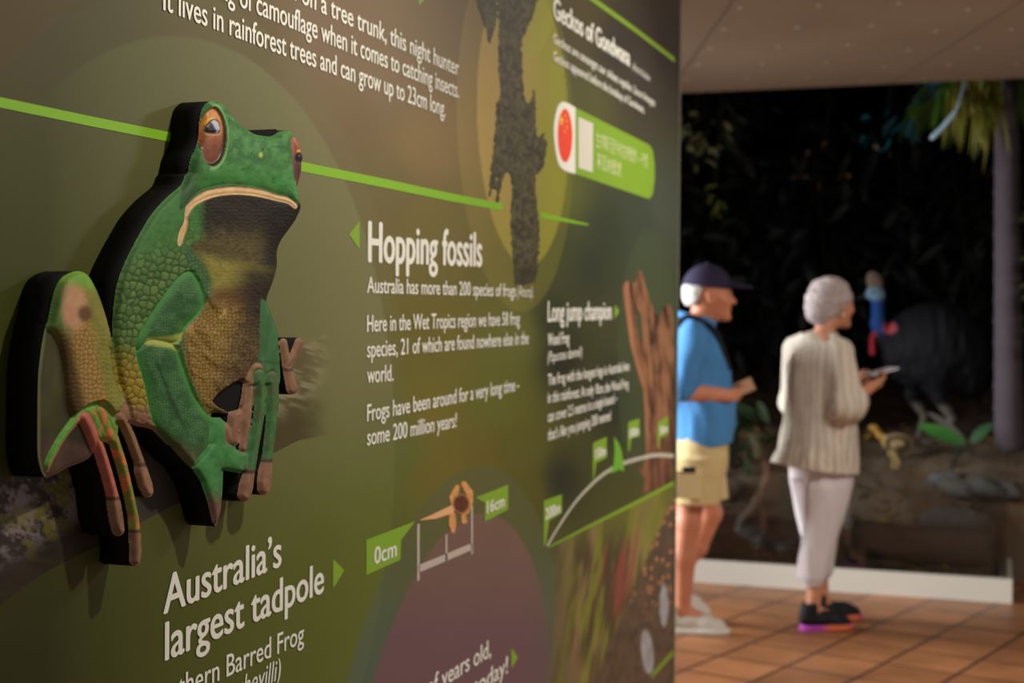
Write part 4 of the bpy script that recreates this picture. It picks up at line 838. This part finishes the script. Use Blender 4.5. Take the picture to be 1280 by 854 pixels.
for y in (-1, 1):
    S = Sdf((.03, y * .088 - .02, 1.43), (.08, y * .088 + .02, 1.48), .002); S.ell((.055, y * .086, 1.458), (.007, .005, .010), 0); put('earring', S, WO, WA, mat('earring_pearl', lin(236, 210, 170), .3), wom, const(lin(236, 210, 170)), 'small pale earring')
ph = MB(); ph.box((-.075, -.040, -.004), (.075, .040, .004), rot_z(-.1) @ rot_y(-.22), (.300, -.045, 1.190))
pm = obj('phone', place(np.array(ph.V), WO, WA), ph.F, mat('phone_white', lin(214, 214, 220), .35), None, False, origin=place((.300, -.045, 1.19), WO, WA)); tag(pm, 'pale phone held flat in the hands of the grey haired person', 'phone')

# ------------------------------------------------------------------ the diorama: curb, glass barrier, soil bank, backdrop
cx1 = floorpt(1265, 755)[0]
curb_m = mat('curb_paint', lin(200, 194, 182), .45)
cb = MB().box((-4.2, GLASS_Y, 0), (cx1, GLASS_Y + .06, .122)).box((cx1 - .06, GLASS_Y + .06, 0), (cx1, GLASS_Y + .7, .122)).out('trim_2', curb_m); tag(cb, 'low off-white curb along the foot of the diorama', 'curb', kind='structure')
fl2 = MB().box((cx1, 7.72, -.1), (6, 8.4, -.002)).out('floor_2', bpy.data.materials['terracotta_tile']); tag(fl2, 'tiled floor past the curb corner', 'floor', kind='structure')
gm = bpy.data.materials.new('clear_pane'); gm.use_nodes = True; nt = gm.node_tree; nt.nodes.remove(nt.nodes['Principled BSDF'])
tr_ = nt.nodes.new('ShaderNodeBsdfTransparent'); tr_.inputs[0].default_value = (.93, .95, .93, 1); gl = nt.nodes.new('ShaderNodeBsdfGlossy'); gl.inputs['Roughness'].default_value = .05; fr = nt.nodes.new('ShaderNodeFresnel'); fr.inputs[0].default_value = 1.45
mx = nt.nodes.new('ShaderNodeMixShader'); nt.links.new(fr.outputs[0], mx.inputs[0]); nt.links.new(tr_.outputs[0], mx.inputs[1]); nt.links.new(gl.outputs[0], mx.inputs[2]); nt.links.new(mx.outputs[0], nt.nodes['Material Output'].inputs[0])
gb = MB()
gb.box((-4.2, GLASS_Y + .024, .122), (cx1 - .03, GLASS_Y + .034, .822)).box((cx1 - .034, GLASS_Y + .034, .122), (cx1 - .026, GLASS_Y + .68, .822))
go = gb.out('glass_barrier', gm, origin=(-1, GLASS_Y + .03, .122)); tag(go, 'knee to waist high clear glass barrier standing on the off-white curb', 'glass barrier')

def ground_z(x, y):
    t = ss(7.72, 9.0, y); n = fbm(x * 2.2 + 5, y * 2.2, 4, 4) - .5
    return .10 + .60 * t + .16 * n * ss(7.75, 8.3, y) + .04 * (fbm(x * 9, y * 9, 9, 3) - .5) + ss(10, 12, y) * .3
gx = np.linspace(-5.5, 3.2, 190); gy = np.linspace(7.705, 12.1, 120); A, Bq = np.meshgrid(gx, gy, indexing='ij'); Zg = ground_z(A, Bq)
Zg = np.where((A > cx1 - .08) & (Bq < 8.34), -.05, Zg)
gc = lerp(lin(76, 63, 54), lin(116, 98, 82), fbm(A * 5, Bq * 5, 3, 4)); gc = lerp(gc, lin(92, 70, 48), ss(.55, .7, fbm(A * 16, Bq * 16, 8, 3)) * .7)
gr = obj('ground', np.stack([A.ravel(), Bq.ravel(), Zg.ravel()], -1), grid_mesh(gx, gy), matv('soil', .95, .15, (40, .5, .02)), None, True, gc.reshape(-1, 3)); tag(gr, 'dark sloping soil bank inside the diorama', 'ground', kind='structure')
dk = mat('dark_backdrop', lin(16, 20, 18), .9, noise=(1.5, .5))
bd = MB().box((-5.5, 12.0, -.1), (3.2, 12.1, 4.6)).out('wall_back', dk); tag(bd, 'near black backdrop of the diorama', 'wall', kind='structure')
bd = MB().box((3.2, 7.72, -.1), (3.3, 12.1, 4.6)).out('wall_right', dk); tag(bd, 'near black side wall of the diorama', 'wall', kind='structure')
bd = MB().box((-5.6, 7.72, -.1), (-5.5, 12.1, 4.6)).out('wall_left_back', dk); tag(bd, 'near black far side wall of the diorama', 'wall', kind='structure')
bd = MB().box((-5.6, GLASS_Y + .02, 4.5), (3.3, 12.1, 4.6)).box((-5.6, GLASS_Y + .02, CEIL + .121), (3.3, GLASS_Y + .1, 4.5)).out('ceiling_2', dk); tag(bd, 'dark top of the diorama', 'ceiling', kind='structure')

# leaf shapes -------------------------------------------------------
def leaf_verts(p, d, n, L, W, bend=.2, k=5):
    """one curved leaf blade with thickness from its bend"""
    d = np.array(d, float); d /= np.linalg.norm(d); n = np.array(n, float); n -= d * (n @ d); n /= np.linalg.norm(n) + 1e-9; s = np.cross(d, n); V = []; Fq = []
    for i in range(k + 1):
        t = i / k; c = np.array(p) + d * L * t - n * bend * L * t * t; w = W * (math.sin(math.pi * min(1, .06 + t * .94)) ** .75 if i < k else .02)
        V += [c - s * w / 2 + n * w * .12, c, c + s * w / 2 + n * w * .12]
        if i: q = 3 * i; Fq += [(q - 3, q - 2, q + 1, q), (q - 2, q - 1, q + 2, q + 1)]
    return V, Fq
def rnd_dir(up=0.0): v = RNG.normal(size=3); v /= np.linalg.norm(v); v[2] += up; return v / np.linalg.norm(v)
def leaf_mat(name, rgb, rough=.5): return mat(name, lin(*rgb), rough, noise=(6, .3))
def clump(root, name, c, r, n, L, W, material, droop=.5, label=None):
    mb = MB()
    for _ in range(n):
        o = np.clip(RNG.normal(size=3), -1.6, 1.6) * np.asarray(r) * .5; mb.add(*leaf_verts(np.asarray(c) + o, rnd_dir(-droop) + o * .6, rnd_dir(.8), L * RNG.uniform(.6, 1.2), W * RNG.uniform(.7, 1.2), RNG.uniform(.1, .5)))
    return mb.out(name, material, root, True, label=label)
def shrub(x, y, h, r, n, L, W, material, label, name='shrub', group=None):
    z = float(ground_z(np.array(x), np.array(y))) - .02; t = thing(name, (x, y, z), label, 'shrub', group)
    st = MB()
    for _ in range(5): q = rnd_dir(3.5) * h * .8; st.tube([(x, y, z), (x + q[0] * .4, y + q[1] * .4, z + q[2] * .5), (x + q[0], y + q[1], z + q[2])], [.018, .012, .006], 6)
    st.out('stem', bark_m, t); clump(t, 'foliage', (x, y, z + h * .6), (r, r, h * .5), n, L, W, material); return t
bark_m = mat('dark_bark', lin(36, 30, 26), .9, noise=(20, .3), bump=(30, .5))
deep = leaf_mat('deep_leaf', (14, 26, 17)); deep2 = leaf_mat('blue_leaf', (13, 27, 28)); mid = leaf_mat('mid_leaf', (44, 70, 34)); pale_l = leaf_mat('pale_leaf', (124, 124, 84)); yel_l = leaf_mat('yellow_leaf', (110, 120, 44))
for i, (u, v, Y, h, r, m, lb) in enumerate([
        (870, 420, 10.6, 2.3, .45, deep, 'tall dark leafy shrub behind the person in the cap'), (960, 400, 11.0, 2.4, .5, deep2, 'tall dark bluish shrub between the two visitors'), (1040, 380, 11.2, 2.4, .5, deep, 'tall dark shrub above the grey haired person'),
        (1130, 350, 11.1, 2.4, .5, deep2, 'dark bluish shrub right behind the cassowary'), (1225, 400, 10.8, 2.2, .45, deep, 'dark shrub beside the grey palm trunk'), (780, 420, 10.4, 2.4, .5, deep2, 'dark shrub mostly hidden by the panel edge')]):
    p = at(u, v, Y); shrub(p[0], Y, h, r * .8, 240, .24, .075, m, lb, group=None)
# low leafy plant behind the chick at left
p = at(915, 545, 8.5); shrub(p[0], 8.55, .42, .16, 60, .16, .05, mid, 'low green plant on the bank behind the left chick')
# hanging tree boughs at the top
def bough(u, v, Y, n, r, L, W, m, label):
    c = at(u, v, Y); t = thing('bough', (c[0], c[1], c[2] + .3), label, 'bough'); tw = MB()
    tw.tube([c + [0, .2, 2.0], c + [.05, .1, .8], c + [0, 0, .1]], [.02, .014, .006], 6); tw.out('twig', bark_m, t); clump(t, 'foliage', c, r, n, L, W, m, .6)
bough(868, 178, 8.7, 26, (.22, .15, .20), .09, .035, pale_l, 'hanging bough of pale leaves at the top left of the diorama'); bough(893, 250, 8.9, 8, (.12, .1, .12), .09, .03, yel_l, 'small sprig of yellow-green leaves above the cap')
bough(905, 130, 9.2, 40, (.35, .3, .16), .12, .045, deep2, 'dark bluish bough under the ceiling edge above the cap'); bough(1110, 160, 9.0, 14, (.18, .2, .10), .13, .04, leaf_mat('teal_leaf', (20, 78, 88)), 'teal leaves hanging near the top centre')
bough(1030, 210, 9.6, 12, (.5, .3, .2), .07, .03, leaf_mat('dry_leaf', (120, 98, 78)), 'thin sprig of dry leaves above the grey haired person')
bough(1165, 112, 9.0, 12, (.3, .2, .08), .13, .035, leaf_mat('teal_leaf_dim', (30, 72, 90)), 'bluish leaves just below the ceiling edge')

# palm --------------------------------------------------------------
pb = at(1261, 560, 8.9); pz = float(ground_z(pb[0], pb[1])); palm = thing('palm_tree', (pb[0], pb[1], pz - .03), 'slim grey palm trunk with drooping fronds at the right edge', 'palm tree')
pt = at(1259, 165, 8.9); top = np.array([pt[0], 8.9, pt[2]])
tk = MB(); hh = np.linspace(0, 1, 60); path = np.array([[pb[0] + (top[0] - pb[0]) * t, 8.9, pz - .03 + (top[2] - pz + .03) * t] for t in hh]); tk.tube(path, .083 + .004 * (np.arange(60) % 4 == 0) - .012 * hh, 20); tk.out('trunk', mat('palm_bark', lin(86, 75, 83), .85, noise=(5, .25), bump=(25, .4)), palm, True)
cs = MB(); cs.tube([top - [0, 0, .05], top + [.0, 0, .3], top + [.01, .02, 1.1]], [.072, .05, .03], 14); cs.tube([top + [0, 0, -.02], top + [.03, 0, .18], top + [.05, 0, .5]], [.04, .03, .015], 10); cs.out('crownshaft', mat('crownshaft_green', lin(88, 84, 84), .6), palm, True)
frm = leaf_mat('frond_green', (74, 110, 30)); frm2 = leaf_mat('frond_yellow', (128, 124, 40))
def frond(tipoff, droop, m, n=26, base=(0, 0, .55), L=.34):
    b = top + np.array(base); n = int(n * 1.3); e = np.array(tipoff, float); mb = MB(); pts = [b + e * t + np.array([0, 0, -droop * t * t]) for t in np.linspace(0, 1, 14)]; mb.tube(pts, np.linspace(.014, .004, 14), 6)
    for i in range(n):
        t = .18 + .8 * i / n; q = b + e * t + np.array([0, 0, -droop * t * t]); tg = e + np.array([0, 0, -2 * droop * t]); tg /= np.linalg.norm(tg); sd_ = np.cross(tg, (0, 0, 1)); sd_ /= np.linalg.norm(sd_) + 1e-9
        for sgn in (-1, 1): mb.add(*leaf_verts(q, tg * .5 + sd_ * sgn * .55 + np.array([0, 0, -.75]), sd_ * sgn + tg, L * (1 - .5 * abs(t - .5)), .014, .25, 4))
    mb.out('frond', m, palm, True)

def hanging_frond(base, e, droop, m, n, L):
    b = top + np.array(base); e = np.array(e, float); mb = MB(); P = lambda t: b + e * t + np.array([0, 0, -droop * t * t]); mb.tube([P(t) for t in np.linspace(0, 1, 12)], np.linspace(.014, .005, 12), 6)
    for i in range(n):
        t = .06 + .94 * i / n; mb.add(*leaf_verts(P(t), (RNG.normal() * .16, -.25 + RNG.normal() * .2, -1), (RNG.normal() * .5, -1, .2), L * RNG.uniform(.55, 1.1) * (1.15 - .45 * t), .022, RNG.uniform(-.1, .15), 5))
    mb.out('frond', m, palm, True)
hanging_frond((-.03, -.02, .34), (-.30, -.30, .02), .16, frm2, 30, .52); hanging_frond((-.02, .05, .40), (-.38, -.12, .05), .22, frm, 34, .46); frond((.5, -.2, .1), .6, frm); frond((-.6, .4, .15), .5, frm); frond((.2, .6, .15), .5, frm)
lp = at(1182, 155, 8.4); lf = MB(); lf.tube(smooth_poly([at(1163, 174, 8.4), at(1172, 166, 8.4), at(1185, 152, 8.4), at(1196, 137, 8.4)], 4, False), np.interp(np.linspace(0, 1, 13), [0, .15, .8, 1], [.006, .016, .014, .008]), 8)
lf.tube([at(1196, 137, 8.4), at(1204, 110, 8.5), at(1212, 60, 8.6), at(1216, -60, 8.6)], [.006, .005, .006, .006], 6)
lo = lf.out('hanging_sheath', mat('sheath_pale', lin(176, 206, 222), .4), None, True, origin=lp); tag(lo, 'pale blue-grey hanging leaf sheath left of the palm fronds', 'leaf sheath')
rt = at(1316, 300, 8.6); rz = float(ground_z(rt[0], 8.6)); tt = thing('tree', (rt[0], 8.6, rz - .03), 'brownish tree trunk cut by the right edge of the photo', 'tree'); tb = MB(); tb.tube([(rt[0] + .04 * math.sin(z * 2), 8.6, z) for z in np.linspace(rz - .03, 4.4, 24)], .085, 16); tb.out('trunk', mat('brown_bark', lin(92, 76, 60), .9, noise=(14, .4), bump=(22, .7)), tt, True)
mb = MB()
for k in range(30):
    z = RNG.uniform(1.3, 2.4); mb.add(*leaf_verts((rt[0] - .08 + RNG.uniform(-.03, .02), 8.52, z), (RNG.uniform(-.8, 0), -.5, RNG.uniform(-.6, .6)), (0, -1, .5), .09, .03))
mb.out('foliage', leaf_mat('creeper_leaf', (64, 72, 36)), tt, True)

# logs, rocks, small plants, litter ----------------------------------
def log(pts, rad, label):
    p = smooth_poly(pts, 8, False); m = MB(); n = 18
    m.tube(p, np.interp(np.linspace(0, 1, len(p)), np.linspace(0, 1, len(rad)), rad), n); V = np.array(m.V); V += (np.array([fbm(V[:, 0] * 6, V[:, 2] * 9 + V[:, 1] * 7, k, 3) for k in (3, 5, 7)]).T - .5) * .05
    o = obj('log', V, m.F, mat('log_bark', lin(70, 58, 54), .9, noise=(9, .35), bump=(26, .8)), None, True, origin=np.mean(p, 0)); tag(o, label, 'log')
def gp(u, v, Y, up=0.0): q = at(u, v, Y); return np.array([q[0], Y, float(ground_z(q[0], Y)) + up])
log([gp(690, 660, 8.02, .06), gp(800, 660, 8.0, .07), gp(900, 660, 7.98, .07), gp(1000, 660, 8.02, .06)], [.09, .10, .10, .07], 'dark fallen log on the bank between the two visitors')
log([gp(1062, 680, 7.98, .07), gp(1150, 690, 7.94, .08), gp(1200, 690, 7.94, .08), gp(1228, 690, 7.96, .08)], [.09, .11, .12, .11], 'long dark fallen log behind the glass right of the linen tunic')
def rock(u, v, Y, r, col, label, seed):
    q = gp(u, v, Y, r[2] * .45); S = Sdf(-np.array(r) * 1.5, np.array(r) * 1.5, .012); S.ell((0, 0, 0), r, 0).ell((r[0] * .4, 0, -r[2] * .2), np.array(r) * .75, .05); S.warp(folds(12, 12, .022, seed)); V, Fq = S.mesh()
    o = obj('rock', V + q, Fq, mat('rock_grey', lin(*col), .9, noise=(14, .3), bump=(40, .6)), None, True, origin=q); tag(o, label, 'rock')
rock(1185, 640, 8.15, (.17, .12, .11), (76, 74, 72), 'rounded grey rock behind the glass above the long log', 3); rock(1222, 598, 8.42, (.22, .12, .07), (80, 76, 72), 'flat pale rock higher on the bank near the palm', 5); rock(1178, 585, 8.5, (.09, .07, .05), (92, 92, 98), 'small bluish rock below the bright green leaf', 9)
rock(905, 600, 8.35, (.10, .08, .06), (92, 78, 66), 'small brown rock on the bank beside the beige shorts', 12)
def rosette(u, v, Y, n, L, W, m, label, name='fern', up=1.2):
    q = gp(u, v, Y, -.01); t = thing(name, q, label, 'plant'); mb = MB()
    for i in range(n): a = i * 2.4; mb.add(*leaf_verts(q, (math.cos(a), math.sin(a), up * RNG.uniform(.6, 1.3)), (0, 0, 1), L * RNG.uniform(.7, 1.1), W, .35))
    mb.out('foliage', m, t, True); return t
rosette(1150, 715, 7.86, 11, .13, .035, leaf_mat('olive_leaf', (96, 96, 48)), 'small olive plant in front of the long log'); rosette(1205, 600, 8.3, 9, .15, .03, leaf_mat('moss_leaf', (60, 62, 28)), 'mossy tuft between the grey rocks', 'tuft'); rosette(955, 530, 8.75, 9, .16, .04, mid, 'leafy seedling on the bank right of the left chick', 'seedling')
bl = gp(1188, 552, 8.6, .0); pl = thing('broad_leaf_plant', bl - [0, 0, .02], 'bright green broad leaf plant at the top of the bank before the palm', 'plant'); mb = MB()
stem0 = bl - [0, 0, .02]
for (a, b, w) in ((at(1206, 556, 8.6), at(1149, 528, 8.55), .10), (at(1214, 553, 8.6), at(1240, 528, 8.6), .07), (at(1205, 550, 8.7), at(1160, 512, 8.75), .05)):
    s_ = MB(); s_.tube([stem0, (stem0 + a) / 2 + [0, 0, .02], a], .006, 6); s_.out('stem', bark_m, pl); l_ = MB(); l_.add(*leaf_verts(a, b - a, (0, -.75, .65), np.linalg.norm(b - a), w, .12, 10)); l_.out('leaf', leaf_mat('bright_leaf', (66, 126, 54), .35) if w > .08 else leaf_mat('dull_leaf', (32, 74, 34) if w > .06 else (96, 90, 86)), pl, True)
lt = MB(); cols = []
litc = [lin(112, 80, 50), lin(84, 62, 44), lin(140, 106, 60), lin(158, 122, 40), lin(98, 84, 72), lin(70, 52, 40)]
for _ in range(2600):
    x = RNG.uniform(-4.6, 1.5); y = 7.74 + 1.9 * RNG.random() ** 1.3
    if x > cx1 - .1 and y < 8.4: continue
    z = float(ground_z(x, y)) + RNG.uniform(.0, .02); n0 = len(lt.V); lt.add(*leaf_verts((x, y, z), (RNG.normal(), RNG.normal(), RNG.normal() * .2), (RNG.normal() * .3, -.3 + RNG.normal() * .3, 1), RNG.uniform(.03, .075), RNG.uniform(.015, .035), RNG.uniform(-.3, .3), 3)); cols += [litc[RNG.choice(6, p=[.25, .28, .14, .05, .14, .14])]] * (len(lt.V) - n0)
lo = obj('leaf_litter', np.array(lt.V), lt.F, matv('dry_litter', .85, .2), None, True, np.array(cols)); tag(lo, 'scattered dry brown leaves covering the soil bank', 'leaf litter', kind='stuff')

# ---- cassowary and chicks
def beast(name, org, ang, label, cat): return thing(name, org, label, cat)
ko = gp(1162, 560, 9.25, -.005); KA = math.radians(180 + 14)
cas = thing('cassowary', ko, 'large black cassowary with blue neck and red wattles standing at the top of the bank', 'cassowary')
g0 = 0.0; S = Sdf((-.62, -.36, -.03), (.62, .36, 1.16), .008)
nk = [(.18, 0, .62), (.285, .0, .66), (.325, 0, .74), (.33, 0, .90)]
S.ell((-.03, 0, .60), (.31, .25, .285), .05).ell((-.24, 0, .50), (.16, .17, .22), .10).ell((.13, 0, .58), (.15, .16, .18), .10).chain(nk, [.085, .050, .042, .038], .03)
S.warp(lambda X, Y, Z: .020 * (vnoise(X * 26 + 0 * Z + 0 * Y, Z * 9 + Y * 14 + 0 * X, 3) - .5) * (Z < .85) * (X < .3))
S.ell((.345, 0, .93), (.060, .040, .042), .02).cone((.385, 0, .925), (.465, 0, .895), .022, .006, .015).ell((.350, 0, 1.005), (.050, .022, .070), .012, rot_y(.35))
for y in (-.018, .018): S.chain([(.345, y, .72), (.362, y, .64), (.358, y * 1.2, .56)], [.012, .011, .017], .006)
for y, dx in ((-.11, .04), (.11, -.08)):
    S.cone((.0, y, .46), (.05 + dx, y, .30), .105, .050, .05).cone((.05 + dx, y, .30), (-.03 + dx, y, .16), .045, .024, .02).cone((-.03 + dx, y, .16), (.01 + dx, y, .02), .024, .020, .015)
    for a in (-.5, 0, .5): S.cone((.01 + dx, y, .022), (.01 + dx + .13 * math.cos(a), y + .13 * math.sin(a), .012), .018, .011, .01)
    S.cone((.01 + dx, y, .02), (-.04 + dx, y, .012), .015, .009, .01)
def cas_t(V):
    x, y, z = V.T; t = np.tile(lin(13, 13, 20), (len(V), 1)); t = lerp(t, lin(30, 74, 146), ss(.66, .72, z) * ss(.26, .29, x)); t = lerp(t, lin(128, 164, 190), ss(.875, .91, z) * ss(.27, .29, x)); t = lerp(t, lin(170, 36, 54), ss(.335, .345, x) * ss(.70, .68, z)); t = lerp(t, lin(176, 74, 80), ss(.045, .03, np.hypot(x - .268, z - .72)))
    t = lerp(t, lin(126, 108, 94), ss(.962, .975, z)); t = lerp(t, lin(36, 34, 36), ss(.40, .41, x) * (z > .8)); t = lerp(t, lin(16, 14, 14), ss(.010, .007, np.hypot(x - .365, z - .94))); return lerp(t, lin(104, 98, 88), ss(.27, .22, z))
put('cassowary_body', S, ko, KA, matv('plumage', .75, .3, (60, .6, .01)), cas, cas_t)
def chick(u, v, Y, ang, s, label):
    o = gp(u, v, Y, -.002); t = thing('cassowary_chick', o, label, 'chick', 'cassowary chicks'); S = Sdf((-.16, -.09, -.01), (.20, .09, .30), .0045)
    S.ell((-.01, 0, .155), (.085, .052, .055), .02, rot_y(.1)).ell((-.06, 0, .145), (.05, .04, .04), .03).chain([(.05, 0, .17), (.085, 0, .19), (.11, 0, .225)], [.028, .018, .018], .015).ell((.122, 0, .235), (.030, .020, .020), .01).cone((.145, 0, .233), (.172, 0, .226), .009, .003, .006)
    for y, dx in ((-.026, .01), (.026, -.02)):
        S.cone((.0, y, .13), (.02 + dx, y, .085), .024, .012, .02).cone((.02 + dx, y, .085), (-.005 + dx, y, .045), .010, .007, .006).cone((-.005 + dx, y, .045), (.005 + dx, y, .006), .007, .006, .004)
        for a in (-.5, 0, .5): S.cone((.005 + dx, y, .006), (.04 + dx, y + .03 * math.sin(a), .004), .005, .0035, .003)
    def tint(V):
        x, y, z = V.T; c = lerp(np.tile(lin(164, 140, 98), (len(V), 1)), lin(74, 52, 40), ss(.35, .25, np.abs(((y + .05) / .026) % 1 - .5)) * (x < .05) * (z > .11)); c = lerp(c, lin(176, 134, 60), ss(.05, .08, x)); c = lerp(c, lin(206, 176, 110), ss(.10, .08, z)); c = lerp(c, lin(60, 46, 36), ss(.142, .15, x)); return lerp(c, lin(20, 16, 14), ss(.006, .004, np.hypot(x - .13, z - .24)))
    V, Fq = S.mesh(); V = V * s; put_V = place(V, o, ang); obj('chick_body', put_V, Fq, matv('down', .85, .2), t, True, tint(V / s)); return t
chick(1118, 588, 8.62, math.radians(180), 1.0, 'striped cassowary chick with yellow head standing right of the linen tunic')
chick(926, 556, 8.6, math.radians(118), 1.0, 'pale cassowary chick just right of the hands of the person in the cap')
